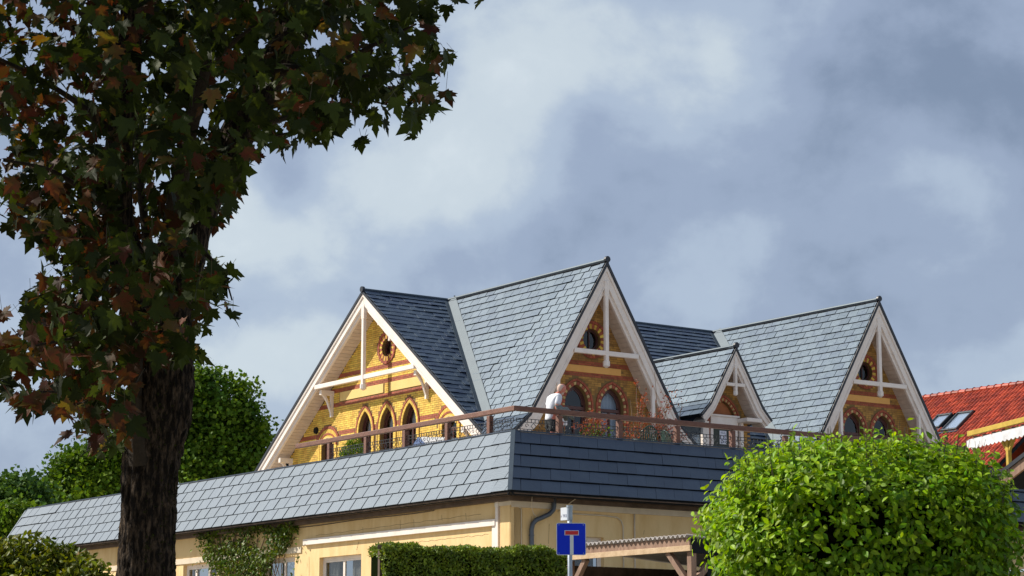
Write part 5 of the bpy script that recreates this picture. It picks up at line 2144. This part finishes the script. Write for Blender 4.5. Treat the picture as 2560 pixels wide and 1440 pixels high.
# plate turned so that its white side looks at the viewer from the left of the pole
U2 = Vector((-0.60, 0.80, 0)).normalized()
nn = Vector((-0.80, -0.60, 0)).normalized()
F2 = Frame(Vector((pt.x - .03, gp.y, 0)), U2, nn)
mb = MB()
F2.box(mb, 0.0, 0.13, pt.z - .165, pt.z - .01, -.008, .0)
mb.build('plate', m_signwhite, np_)
tc_ = bpy.data.curves.new('lettering', 'FONT')
tc_.body = "r TR2"
tc_.size = .05
tc_.extrude = .001
to = bpy.data.objects.new('lettering', tc_)
tc_.materials.append(m_ink)
xa = -U2
rot = Matrix((xa, Z, nn)).transposed().to_4x4()
rot.translation = F2.P(.125, pt.z - .13, .001)
to.matrix_basis = rot
col.objects.link(to)
bpy.context.view_layer.update()
lme = bpy.data.meshes.new_from_object(to)
lme.transform(rot)
lme.name = 'lettering'
bpy.data.objects.remove(to)
link(bpy.data.objects.new('lettering', lme), np_)

# ================================================================== CARPORT
Q = at(1722, 1372, 39.0)
FC = Frame(Vector((Q.x, Q.y, 0)), L, -R)
zg = ground_z(Q.x, Q.y)
cp_ = empty('carport', Vector((Q.x, Q.y, zg)), 'open timber carport with corrugated roof and diagonal braces behind the blue sign', 'carport')
ztop = at(1716, 1340, 39.0).z
CL, CD = 3.7, 5.5
# corrugated roof sheet
nw = int(CL / .12)
V, Fq = [], []
cols = nw * 6
for i in range(cols + 1):
    u = -0.05 + (CL + .1) * i / cols
    h = 0.028 * math.sin(2 * math.pi * i / 6)
    for dd_, zz_ in ((0.06, 0.0), (-CD, -0.42)):
        V.append(tuple(FC.P(u, ztop + zz_ + h, dd_)))
mb = MB()
mb.v = V
for i in range(cols):
    mb.f.append((2 * i, 2 * i + 2, 2 * i + 3, 2 * i + 1))
ob = mb.build('corrugated_roof', m_corr, cp_, smooth=True)
sdm = ob.modifiers.new('solid', 'SOLIDIFY')
sdm.thickness = .012
for (nm, m_, a, b, c, d, e, f) in [('fascia_board', m_wood, -.02, CL, ztop - .19, ztop - .03, -.03, .0), ('front_beam', m_newwood, -.09, CL, ztop - .265, ztop - .165, .004, .05),
                                    ('side_beam', m_underlay, -.05, -.01, ztop - .30, ztop - .05, -CD, -.035), ('rear_beam', m_wood, 0, CL, ztop - .6, ztop - .46, -CD, -CD + .05)]:  # side beam coloured near-black for the shade on that side
    mb = MB()
    FC.box(mb, a, b, c, d, e, f)
    mb.build(nm, m_, cp_, bevel=.004)
for (u, d_) in [(0.02, -.08), (CL - .12, -.08), (0.02, -CD + .1), (CL - .12, -CD + .1), (0.02, -CD / 2)]:
    mb = MB()
    FC.box(mb, u - .06, u + .06, zg - .2, ztop - .27, d_ - .06, d_ + .06)
    mb.build('post', m_wood, cp_, bevel=.005)
for (u0, z0, u1, z1, d0_, d1_) in [(0.04, ztop - .86, .62, ztop - .26, -.05, -.05), (CL - .14, ztop - .9, CL - .66, ztop - .26, -.05, -.05)]:
    mb = MB()
    mb.beam(FC.P(u0, z0, d0_), FC.P(u1, z1, d1_), .10, .10, side=FC.n)
    mb.build('brace', m_wood, cp_, bevel=.004)
mb = MB()
mb.beam(FC.P(.02, ztop - .82, -.12), FC.P(.02, ztop - .28, -.66), .10, .10, side=FC.U)
mb.build('brace', m_wood, cp_, bevel=.004)
# back and far side boards, added to keep light from under the roof
for i in range(int(CL / .15)):
    mb = MB()
    FC.box(mb, i * .15 + .004, i * .15 + .146, zg - .2, ztop - .47, -CD - .03, -CD)
    mb.build('shade_board', m_fascia, cp_)
for i in range(int(CD / .15)):
    mb = MB()
    FC.box(mb, CL - .03, CL, zg - .2, ztop - .35, -i * .15 - .15 - .2 + .004, -i * .15 - .2 - .004)
    mb.build('shade_board', m_fascia, cp_)
for i in range(34):  # near side: added boards, near-black in place of the shade there
    mb = MB()
    FC.box(mb, -.03, 0.0, zg - .2, ztop - .25, -CD + i * .15 + .004, -CD + i * .15 + .146)
    mb.build('shade_board', m_underlay, cp_)

# ================================================================== RED ROOFED HOUSE
R0 = at(2430, 979, 88.0)
rh = empty('red_roofed_house', Vector((R0.x, R0.y, ground_z(R0.x, R0.y))), 'house with a bright red clay pantile roof and two roof windows at the right edge', 'house')
TR_ = 0.776
SS = (-R - Z * TR_).normalized()
rs = Slope(R0, L, SS, -5.5, 6.0, 6.3)
mb = MB()
rs.slab(mb, .12, -.02)
rr_ = mb.build('roof', m_underlay, rh)
# pantile: S-shaped cross section
prof = [(0.0, 0.0), (0.18, 0.045), (0.36, 0.055), (0.55, 0.03), (0.75, -0.005), (1.0, 0.0)]
TV = []
for y in (0, 1):
    for (x, z) in prof:
        TV.append((x, y, z + (0.02 if y else 0)))
for (x, z) in prof:
    TV.append((x, 1, z + 0.003))
TV = np.array(TV)
TFc = [(i, i + 1, 6 + i + 1, 6 + i) for i in range(5)] + [(6 + i, 6 + i + 1, 12 + i + 1, 12 + i) for i in range(5)]
# skylights occupy these cells
sky = []
for pts in ([(2400, 1036), (2437, 1030), (2388, 1077), (2357, 1077)], [(2348, 1041), (2383, 1037), (2343, 1073), (2314, 1075)]):
    uv = []
    for (x, y) in pts:
        P_ = on_plane(x, y, rs.O, rs.n) - rs.O
        uv.append((P_.dot(rs.U), P_.dot(rs.S)))
    sky.append((min(q[0] for q in uv), max(q[0] for q in uv), min(q[1] for q in uv), max(q[1] for q in uv)))
Mt = []
tw, te = .205, .34
for k in range(int(6.3 / te)):
    for i in range(int(11.5 / tw)):
        u0, v0 = -5.5 + i * tw, k * te
        if any(a - .1 < u0 + tw / 2 < b + .1 and c - .1 < v0 + te / 2 < d + .1 for a, b, c, d in sky):
            continue
        base = rs.P(u0, v0 - .03, 0.0 + random.uniform(0, .008))
        ax, ay, az = rs.U * tw * 1.04, rs.S * (te + .03) + rs.n * random.uniform(0, .01), rs.n * 0.85
        Mt.append([[ax[r], ay[r], az[r], base[r]] for r in range(3)])
scatter(rr_, 'roof_tile', TV, TFc, np.array(Mt), m_tile, 280, 'roof_tile_field')
for i in range(30):
    u0 = -5.5 + i * .385
    mb = MB()
    mb.tube([rs.O + L * u0 + Z * .03, rs.O + L * (u0 + .36) + Z * .04, rs.O + L * (u0 + .40) + Z * .06], [.10, .105, .125], 10)
    mb.build('ridge_tile', m_tile, rr_)
for (a, b, c, d) in sky:
    mb = MB()
    for (x0, x1, y0, y1) in ((a, a + .07, c, d), (b - .07, b, c, d), (a + .07, b - .07, c, c + .09), (a + .07, b - .07, d - .08, d)):
        mb.hexa([rs.P(x0, y0, .0), rs.P(x1, y0, .0), rs.P(x1, y1, .0), rs.P(x0, y1, .0)], [rs.P(x0, y0, .11), rs.P(x1, y0, .11), rs.P(x1, y1, .11), rs.P(x0, y1, .11)])
    w = mb.build('roof_window', m_roomwall, rr_, bevel=.01)
    mb = MB()
    mb.hexa([rs.P(a + .07, c + .09, .06), rs.P(b - .07, c + .09, .06), rs.P(b - .07, d - .08, .06), rs.P(a + .07, d - .08, .06)],
            [rs.P(a + .07, c + .09, .075), rs.P(b - .07, c + .09, .075), rs.P(b - .07, d - .08, .075), rs.P(a + .07, d - .08, .075)])
    mb.build('pane', m_sky_glass, w)
    mb = MB()
    mb.poly([rs.P(a + .07, c + .09, .03), rs.P(b - .07, c + .09, .03), rs.P(b - .07, d - .08, .03), rs.P(a + .07, d - .08, .03)])  # pale sheet added under the glass in place of reflected sky
    mb.build('sky_sheen_sheet', m_paper, w)
    mb = MB()
    mb.hexa([rs.P(a - .08, d, .02), rs.P(b + .08, d, .02), rs.P(b + .08, d + .16, .045), rs.P(a - .08, d + .16, .045)],
            [rs.P(a - .08, d, .04), rs.P(b + .08, d, .04), rs.P(b + .08, d + .16, .065), rs.P(a - .08, d + .16, .065)])
    mb.build('lead_apron', m_lead, w)
mb = MB()
eb = rs.O + rs.S * 6.0
gzz = rh.location.z
q = [rs.O + L * 5.8 + rs.S * 5.8, rs.O - L * 5.3 + rs.S * 5.8, rs.O - L * 5.3 + R * 4.5, rs.O + L * 5.8 + R * 4.5]
zt_ = (rs.O + rs.S * 5.8).z - .25
mb.hexa([Vector((p.x, p.y, gzz)) for p in q], [Vector((p.x, p.y, zt_)) for p in q])
mb.build('wall', m_plaster, rh)
mb = MB()
mb.prism([rs.O + L * 6 - Z * .05, rs.O - L * 5.5 - Z * .05, rs.O - L * 5.5 + R * 5 - Z * 3.9, rs.O + L * 6 + R * 5 - Z * 3.9], Z * .05)
mb.build('roof_back', m_tile, rh)

# ================================================================== AWNING AND OUTBUILDING AT THE RIGHT EDGE
A0, A1 = at(2421, 1085, 62), at(2640, 1029, 58)
aw = empty('scalloped_awning', A0, 'white scalloped awning under a yellow timber beam in front of the red roof', 'awning')
mb = MB()
mb.beam(A0, A1, .10, .14)
mb.build('beam', m_yellowbeam, aw, bevel=.008)
mb = MB()
da = (A1 - A0).normalized()
ln_ = (A1 - A0).length
back = Vector((-da.y, da.x, 0)).normalized()
for j in range(9):
    p = A0 + da * (ln_ * (j + .5) / 9) - Z * .14
    mb.beam(p, p + back * 1.2, .05, .09)
mb.build('rafter', m_brownwood, aw)['kind'] = 'stuff'
mb = MB()
ns = 120
o_ = -back * .08
for j in range(ns):
    t0, t1 = j / ns, (j + 1) / ns
    def low(t):
        return -.42 - .055 * abs(math.sin(t * math.pi * 21)) + (.10 * max(0, .06 - t) / .06)
    a, b = A0 + da * ln_ * t0 + o_, A0 + da * ln_ * t1 + o_
    mb.hexa([a + Z * low(t0), b + Z * low(t1), b + Z * low(t1) + back * .012, a + Z * low(t0) + back * .012],
            [a - Z * .20, b - Z * .20, b - Z * .20 + back * .012, a - Z * .20 + back * .012])
mb.build('valance', m_tarp, aw)
mb = MB()
a, b = A0 - Z * .18, A1 - Z * .18
mb.hexa([a, b, b + back * 1.3 + Z * .1, a + back * 1.3 + Z * .1], [a + Z * .02, b + Z * .02, b + back * 1.3 + Z * .12, a + back * 1.3 + Z * .12])
mb.build('cloth', m_tarp, aw)
for t in (.035, .42, .95):
    p = A0 + da * ln_ * t + back * .12
    mb = MB()
    mb.beam(Vector((p.x, p.y, p.z - 3.2)), p - Z * .07, .11, .11, side=da)
    mb.build('post', m_yellowbeam, aw)
mb = MB()
p = A0 + da * ln_ * .42 + back * .12
mb.beam(p - Z * .75, p - Z * .12 + da * .5, .08, .08)
mb.beam(p - Z * .75, p - Z * .12 - da * .5, .08, .08)
mb.build('brace', m_yellowbeam, aw)

OB = at(2535, 1300, 46)
FO = Frame(Vector((OB.x, OB.y, 0)), L, -R)
FOm = Frame(Vector((OB.x, OB.y, 0)), -L, -R)
zg = ground_z(OB.x, OB.y)
ob = empty('brick_outbuilding', Vector((OB.x, OB.y, zg)), 'yellow brick outbuilding with a sloping timber bargeboard at the right edge behind the round tree', 'building')
e0 = on_plane(2500, 1182, FO.P(0, 0, .5), FO.n)
e1 = on_plane(2575, 1124, FO.P(0, 0, .5), FO.n)
ue0, ue1 = (e0 - FOm.O).dot(-L), (e1 - FOm.O).dot(-L)
sl = (e1.z - e0.z) / (ue1 - ue0)
um = ue0 + 3.2
ztp = e0.z + sl * (um - ue0)
out = [(ue0 + .5, zg), (um + 3, zg), (um + 3, e0.z + .3), (um, ztp - .45), (ue0 + .5, e0.z + sl * .5 - .45)]
wall_with_holes('wall', FOm, out, [], m_mortar, ob, .25)
BO = []
BRs = BR_Y
BR_Y = BO
brick_face(FOm, out, [], [], e0.z - 4.0, ue0 + .4, um + 1.0)
scatter(ob, 'brick', BOXV, BOXF, np.array(BO), m_brick, 280, 'brick_courses')
for (nm, m_, o0_, o1_, d0_, d1_) in (('bargeboard', m_wood, .06, .26, .44, .50), ('verge_strip', m_black, -.02, .06, .40, .54)):
    mb = MB()
    strip(FOm, [(ue0 - .3, e0.z - .3 * sl), (um, ztp), (um + 3.2, ztp - 3.2 * sl)], o0_, o1_, d0_, d1_, mb)
    mb.build(nm, m_, ob)
for s_, (ua, ub) in ((1, (ue0 - .3, um)), (-1, (um, um + 3.2))):
    mb = MB()
    za_ = e0.z - .3 * sl if s_ == 1 else ztp
    zb_ = ztp if s_ == 1 else ztp - 3.2 * sl
    mb.hexa([FOm.P(ua, za_ - .12, .44), FOm.P(ub, zb_ - .12, .44), FOm.P(ub, zb_ - .12, -5), FOm.P(ua, za_ - .12, -5)],
            [FOm.P(ua, za_ - .0, .44), FOm.P(ub, zb_ - .0, .44), FOm.P(ub, zb_ - .0, -5), FOm.P(ua, za_ - .0, -5)])
    mb.build('roof_slab', m_underlay, ob)
mb = MB()
gr0, gr1 = on_plane(2518, 1428, FO.P(0, 0, .9), FO.n), on_plane(2600, 1424, FO.P(0, 0, .9), FO.n)
br_ = empty('metal_guard_rail', Vector((gr0.x, gr0.y, zg)), 'grey-blue metal guard rail at the lower right corner in front of the brick wall', 'railing')
for dz in (0, -.16, -.32):
    mb = MB()
    mb.beam(gr0 + Z * dz, gr1 + Z * dz, .03, .05)
    mb.build('rail', m_galv, br_)
for t in (0.02, .98):
    p = gr0.lerp(gr1, t)
    mb = MB()
    mb.beam(Vector((p.x, p.y, zg - .3)), p + Z * .03, .04, .04, side=L)
    mb.build('post', m_galv, br_)

# ================================================================== THINGS ON THE TERRACE
def terr(px_, py_, a):
    """point seen at the given picture position on the vertical plane a metres in from the right parapet"""
    return on_plane(px_, py_, T_(a, 0), L)


def pot(c, r, h, parent, m=m_terracotta):
    mb = MB()
    mb.tube([c, c + Z * h * .85, c + Z * h * .86, c + Z * h], [r * .75, r, r * 1.1, r * 1.1], 16)
    return mb.build('pot', m, parent, smooth=False)


# green shrub in a pot near the left gable
pc = on_plane(882, 1120, T_(0, 2.0), R)
pc = Vector((pc.x, pc.y, 0))
def lp(x, y, b):
    return on_plane(x, y, T_(0, b), R)
spots = [(lp(882, 1128, 2.0), (.33, .3, .30)), (lp(885, 1108, 2.0), (.2, .2, .22)), (lp(868, 1142, 2.0), (.25, .25, .2)), (lp(895, 1135, 2.0), (.22, .22, .3))]
s1 = shrub('potted_shrub', 'green bushy shrub in a pot behind the iron railing by the left gable', 'plant', spots, 2600, .06, m_tree, OV_V, OV_F)
pot(Vector((s1.location.x, s1.location.y, ZD)), .2, .4, s1)
# red and green shrub right of the standing person
spots = [(terr(1487, 1085, 2.0), (.32, .25, .2)), (terr(1470, 1065, 2.0), (.2, .2, .2)), (terr(1500, 1062, 2.0), (.2, .2, .2)), (terr(1440, 1064, 1.9), (.12, .1, .08)), (terr(1480, 1035, 2.0), (.08, .08, .15)),
         (terr(1503, 1078, 2.0), (.15, .15, .25))]
s2 = shrub('red_leaved_shrub', 'low red and green leaved shrub in a pot between the two arched doors', 'plant', spots, 600, .055, m_redplant, OV_V, OV_F)
pot(Vector((s2.location.x, s2.location.y, ZD)), .22, .38, s2)
M_ = leaf_mats(np.array([tuple(spots[0][0] + Vector((rng.normal() * .18, rng.normal() * .1, rng.normal() * .12 - .04))) for _ in range(320)]), rand_dirs(320, (0, -.4, .4)), rng.uniform(.04, .08, 320))
leaf_mass('green_foliage', M_, OV_V, OV_F, m_bush, s2)
# orange creeper in front of the right half of the centre gable
ax_ = 7.6
spots = []
for (x, y, rx, rz) in [(1590, 1085, .34, .28), (1625, 1075, .36, .30), (1665, 1085, .36, .32), (1580, 1055, .28, .22), (1610, 1045, .26, .22), (1640, 1055, .3, .25), (1680, 1065, .28, .25),
                       (1600, 1015, .14, .24), (1612, 1000, .10, .20), (1650, 1030, .12, .18), (1570, 1100, .25, .2), (1672, 1020, .10, .12), (1700, 1090, .2, .2)]:
    spots.append((terr(x, y, ax_), (rx, .25, rz)))
s3 = shrub('orange_creeper', 'tangled orange-red creeper at the right foot of the centre gable', 'creeper', spots, 1900, .055, m_redplant, OV_V, OV_F)
mb = MB()
for (x0, y0, x1, y1) in [(1596, 1040, 1592, 960), (1640, 1050, 1636, 930), (1600, 1045, 1606, 985), (1618, 1050, 1626, 990), (1660, 1050, 1680, 985), (1580, 1050, 1575, 1000), (1650, 1060, 1668, 1000),
                         (1690, 1080, 1705, 1010)]:
    p0, p1 = terr(x0, y0, ax_), terr(x1, y1, ax_)
    mb.tube([p0, p0.lerp(p1, .5) + Vector((rng.uniform(-.05, .05), 0, 0)), p1], [.014, .010, .006], 5)
mb.build('bare_canes', m_twig, s3)
P = []
for (x0, y0, s_) in [(1592, 955, .05), (1606, 985, .1), (1680, 985, .12), (1668, 1000, .1), (1705, 1008, .14), (1660, 1020, .15)]:
    c = np.array(terr(x0, y0, ax_))
    P.append(c + rng.normal(size=(16, 3)) * s_)
P = np.concatenate(P)
leaf_mass('tip_foliage', leaf_mats(P, rand_dirs(len(P), (0, -.4, .3)), rng.uniform(.05, .09, len(P))), OV_V, OV_F, m_redplant, s3)


def garden_chair(c, face, label, group='green plastic garden chairs on the flat roof'):
    """round-backed plastic chair; c on the floor, face = direction it looks"""
    root = empty('garden_chair', c, label, 'chair', group)
    f = Vector(face).normalized()
    s_ = Vector((f.y, -f.x, 0))
    mb = MB()
    mb.box(c + Z * .42, f * .22, s_ * .23, Z * .015)
    mb.build('seat', m_chair, root, bevel=.01)
    mb = MB()
    n = 9
    for i in range(n):
        t = -1 + 2 * i / (n - 1)
        h = .95 - .17 * t * t
        p0 = c - f * (.20 - .05 * t * t) + s_ * t * .21 + Z * .45
        p1 = c - f * (.30 - .07 * t * t) + s_ * t * .24 + Z * h
        mb.beam(p0, p1, .03, .012, side=s_)
    mb.build('backrest', m_chair, root)
    mb = MB()
    mb.tube([c - f * (.30 - .07 * t * t) + s_ * t * .25 + Z * (.97 - .18 * t * t) for t in np.linspace(-1, 1, 11)], .02, 6)
    mb.build('back_rim', m_chair, root, smooth=True)
    for sx_ in (-1, 1):
        mb = MB()
        mb.tube([c - f * .23 + s_ * sx_ * .25 + Z * .62, c + f * .1 + s_ * sx_ * .27 + Z * .66, c + f * .2 + s_ * sx_ * .26 + Z * .60], .018, 6)
        mb.build('armrest', m_chair, root, smooth=True)
        for fy in (-1, 1):
            mb = MB()
            mb.tube([c + f * fy * .18 + s_ * sx_ * .2 + Z * .42, c + f * fy * .24 + s_ * sx_ * .25], .018, 6)
            mb.build('leg', m_chair, root)
    return root


c1p = terr(1610, 1095, 2.2)
garden_chair(Vector((c1p.x, c1p.y, ZD + .15)), L * 1 + R * .1, 'dark green round-backed plastic chair in front of the orange creeper')
c2p = terr(1685, 1095, 2.6)
garden_chair(Vector((c2p.x, c2p.y, ZD + .18)), R - L * .2, 'dark green plastic chair just right of the orange creeper, behind the third handrail post')
# white lamp box by the first door
lb = terr(1408, 1056, 2.2)
lm = empty('white_box_lamp', Vector((lb.x, lb.y, ZD)), 'small white box lamp on a thin stand right of the standing person', 'lamp')
mb = MB()
mb.box(lb, Vector((.10, 0, 0)), Vector((0, .06, 0)), Z * .085)
mb.build('lamp_box', m_tarp, lm, bevel=.02)
mb = MB()
mb.tube([Vector((lb.x, lb.y, ZD)), Vector((lb.x, lb.y, lb.z - .08))], .015, 8)
mb.build('stand', m_iron, lm)
# white covered bench behind the left railing
g0_ = lp(1042, 1090, 3.0)
sw = empty('covered_garden_bench', Vector((g0_.x, g0_.y, ZD)), 'garden bench under a white cover, its shaded end coloured blue, behind the left railing', 'bench')
mb = MB()
P0_, P1_, P2_, P3_ = lp(1045, 1092, 3.0), lp(1112, 1093, 3.0), lp(1118, 1135, 3.0), lp(1092, 1135, 3.0)
mb.prism([P0_, P3_, P2_, P1_], R * .5)
mb.build('white_cover', m_tarp, sw)
mb = MB()
P4_ = lp(1018, 1140, 3.0)
mb.prism([P0_ - R * .01, P3_ - R * .01, P4_ - R * .01], -R * .03 - L * .05)  # blue sheet paints the shaded end of the white cover
mb.build('shaded_cover', m_cover_shade, sw)
mb = MB()
for a in (0, .9):
    mb.box(Vector((P4_.x, P4_.y, ZD + .2)) - L * a, L * .03, R * .2, Z * .2)
mb.build('bench_leg', m_brownwood, sw)['kind'] = 'stuff'

# ================================================================== PERSON
pr = terr(1378, 1130, 0.75)
pc0 = Vector((pr.x, pr.y, ZD))
per = empty('person', pc0, 'stooping white-haired bearded person in white shirt and dark shorts, grey jacket over the forearm', 'person')
fwd = (R * 0.97 + Vector((0, -.1, 0))).normalized()      # walks to the right
sid = Vector((-fwd.y, fwd.x, 0))      # his left


def bp(f, s, z):
    return pc0 + fwd * f + sid * s + Z * z


def skin_obj(name, joints, edges, m, parent, sub=2, root=0):
    me = bpy.data.meshes.new(name)
    me.from_pydata([tuple(bp(*j[:3])) for j in joints], edges, [])
    me.materials.append(m)
    o = bpy.data.objects.new(name, me)
    link(o, parent)
    sk = o.modifiers.new('skin', 'SKIN')
    for i, j in enumerate(joints):
        r = j[3]
        me.skin_vertices[0].data[i].radius = (r, j[4] if len(j) > 4 else r)
        me.skin_vertices[0].data[i].use_root = (i == root)
    sk.use_smooth_shade = True
    sb = o.modifiers.new('sub', 'SUBSURF')
    sb.levels = sub
    sb.render_levels = sub
    return o


J = [(0, 0, .92, .15, .12), (.02, 0, 1.08, .15, .12), (.05, 0, 1.25, .17, .13), (.10, 0, 1.40, .17, .11), (.17, 0, 1.50, .06), (.24, 0, 1.56, .055),
     (.0, .10, .86, .10), (.06, .10, .50, .062), (-.02, .10, .10, .042), (.08, .10, .04, .035), (.0, -.10, .86, .10), (-.04, -.10, .50, .062), (-.10, -.10, .10, .042), (.02, -.10, .04, .035),
     (.10, .19, 1.42, .062), (.05, .24, 1.18, .048), (.22, .20, 1.00, .036), (.30, .16, .98, .028),
     (.10, -.19, 1.42, .062), (.0, -.24, 1.16, .048), (.10, -.25, .92, .036), (.13, -.24, .84, .028)]
Ed = [(0, 1), (1, 2), (2, 3), (3, 4), (4, 5), (0, 6), (6, 7), (7, 8), (8, 9), (0, 10), (10, 11), (11, 12), (12, 13), (3, 14), (14, 15), (15, 16), (16, 17), (3, 18), (18, 19), (19, 20), (20, 21)]
body = skin_obj('body', J, Ed, m_skin, per)
# head with a face, turned down to the right
hc = bp(.30, 0, 1.645)
hf = (fwd * .86 - Z * .50).normalized()
hu = (Z * .86 + fwd * .50).normalized()


def ell(name, c, rx, ry, rz, m, parent, n=18, deform=None):
    mb = MB()
    rows = n
    for i in range(rows + 1):
        th = math.pi * i / rows
        for j in range(n):
            ph = 2 * math.pi * j / n
            v = Vector((math.sin(th) * math.cos(ph), math.sin(th) * math.sin(ph), math.cos(th)))
            k = deform(v) if deform else 1.0
            mb.v.append(tuple(Vector(c) + (hf * v.x * rx + sid * v.y * ry + hu * v.z * rz) * k))
    for i in range(rows):
        for j in range(n):
            j2 = (j + 1) % n
            mb.f.append((i * n + j, (i + 1) * n + j, (i + 1) * n + j2, i * n + j2))
    return mb.build(name, m, parent, smooth=True)


def headform(v):
    k = 1.0
    if v.x > .7 and abs(v.y) < .25 and -.35 < v.z < .05:
        k += .20 * (1 - abs(v.y) / .25)            # nose
    if v.x > .55 and .02 < v.z < .22:
        k -= .04                                   # eye sockets
    if v.x > 0 and v.z < -.55:
        k += .06
    return k


hd_o = ell('head', hc, .102, .078, .122, m_skin, body, 24, headform)


def hairform(v):
    return 1.0 if (v.x < .25 or v.z > .80) else 0.80


ell('hair', hc - hf * .012 + hu * .006, .106, .084, .120, m_hair, body, 24, lambda v: 1.03 if (v.x < -.15 and v.z < .60) else .84)
ell('beard', hc + hf * .050 - hu * .088, .052, .052, .048, m_hair, body, 14)
for s_ in (-1, 1):
    ell('ear', hc + sid * .080 * s_ - hf * .01 - hu * .01, .02, .012, .032, m_skin, body, 10)
    ell('eye', hc + sid * .030 * s_ + hf * .087 + hu * .014, .010, .012, .008, m_dark, body, 8)
# shirt, shorts, jacket
J = [(-.01, 0, .83, .172, .15), (-.005, 0, .92, .17, .145), (.02, 0, 1.06, .172, .145), (.05, 0, 1.24, .185, .15), (.09, 0, 1.41, .18, .125), (.145, 0, 1.485, .075, .075),
     (.10, .20, 1.42, .082), (.06, .245, 1.22, .078), (.10, -.20, 1.42, .082), (.02, -.245, 1.20, .082)]
skin_obj('shirt', J, [(0, 1), (1, 2), (2, 3), (3, 4), (4, 5), (4, 6), (6, 7), (4, 8), (8, 9)], m_shirt, body)
J = [(0, 0, .98, .150, .13), (0, 0, .88, .16, .14), (.0, .10, .82, .118), (.05, .11, .56, .100), (.0, -.10, .82, .118), (-.03, -.11, .56, .100)]
skin_obj('shorts', J, [(0, 1), (1, 2), (2, 3), (1, 4), (4, 5)], m_shorts, body)
for s_, (hx, hs, hz_) in ((1, (.31, .16, .975)), (-1, (.135, -.24, .83))):
    # five fingers fixed on each palm
    for k, (ln2, off) in enumerate(((.070, -.03), (.080, -.012), (.076, .006), (.062, .022))):
        J = [(hx, hs + off * .6, hz_, .014), (hx + .03, hs + off, hz_ - .03, .009), (hx + .035, hs + off, hz_ - .03 - ln2 * .6, .008), (hx + .02, hs + off, hz_ - .03 - ln2, .007)]
        skin_obj('finger', J, [(0, 1), (1, 2), (2, 3)], m_skin, body, 1)
    J = [(hx, hs - .02, hz_, .014), (hx + .03, hs - .045, hz_ - .01, .010), (hx + .05, hs - .05, hz_ - .04, .008)]
    skin_obj('thumb', J, [(0, 1), (1, 2)], m_skin, body, 1)
jk = empty('grey_jacket', bp(.16, -.2, .95), 'grey striped jacket folded over the forearm of the person on the flat roof', 'jacket')
mb = MB()
nU, nV = 14, 12
for i in range(nU + 1):
    for j in range(nV + 1):
        u, v = i / nU, j / nV
        ang = (v - .5) * 2.6
        x = -.04 + .44 * u
        drape = -.34 * max(abs(v - .5) - .12, 0) * 2 * (0.75 + .25 * math.sin(u * 9))
        s0 = -.12 + .17 * math.sin(ang) * .8
        zz = 1.20 + drape - .10 * u * u + .015 * math.sin(u * 17 + v * 4)
        mb.v.append(tuple(bp(x + .012 * math.sin(v * 14), s0 - .10 + .02 * math.sin(u * 12 + v * 5), zz)))
for i in range(nU):
    for j in range(nV):
        k = i * (nV + 1) + j
        mb.f.append((k, k + 1, k + nV + 2, k + nV + 1))
jo = mb.build('folded_cloth', m_jacket, jk, smooth=True)
sd3 = jo.modifiers.new('s', 'SOLIDIFY')
sd3.thickness = .02
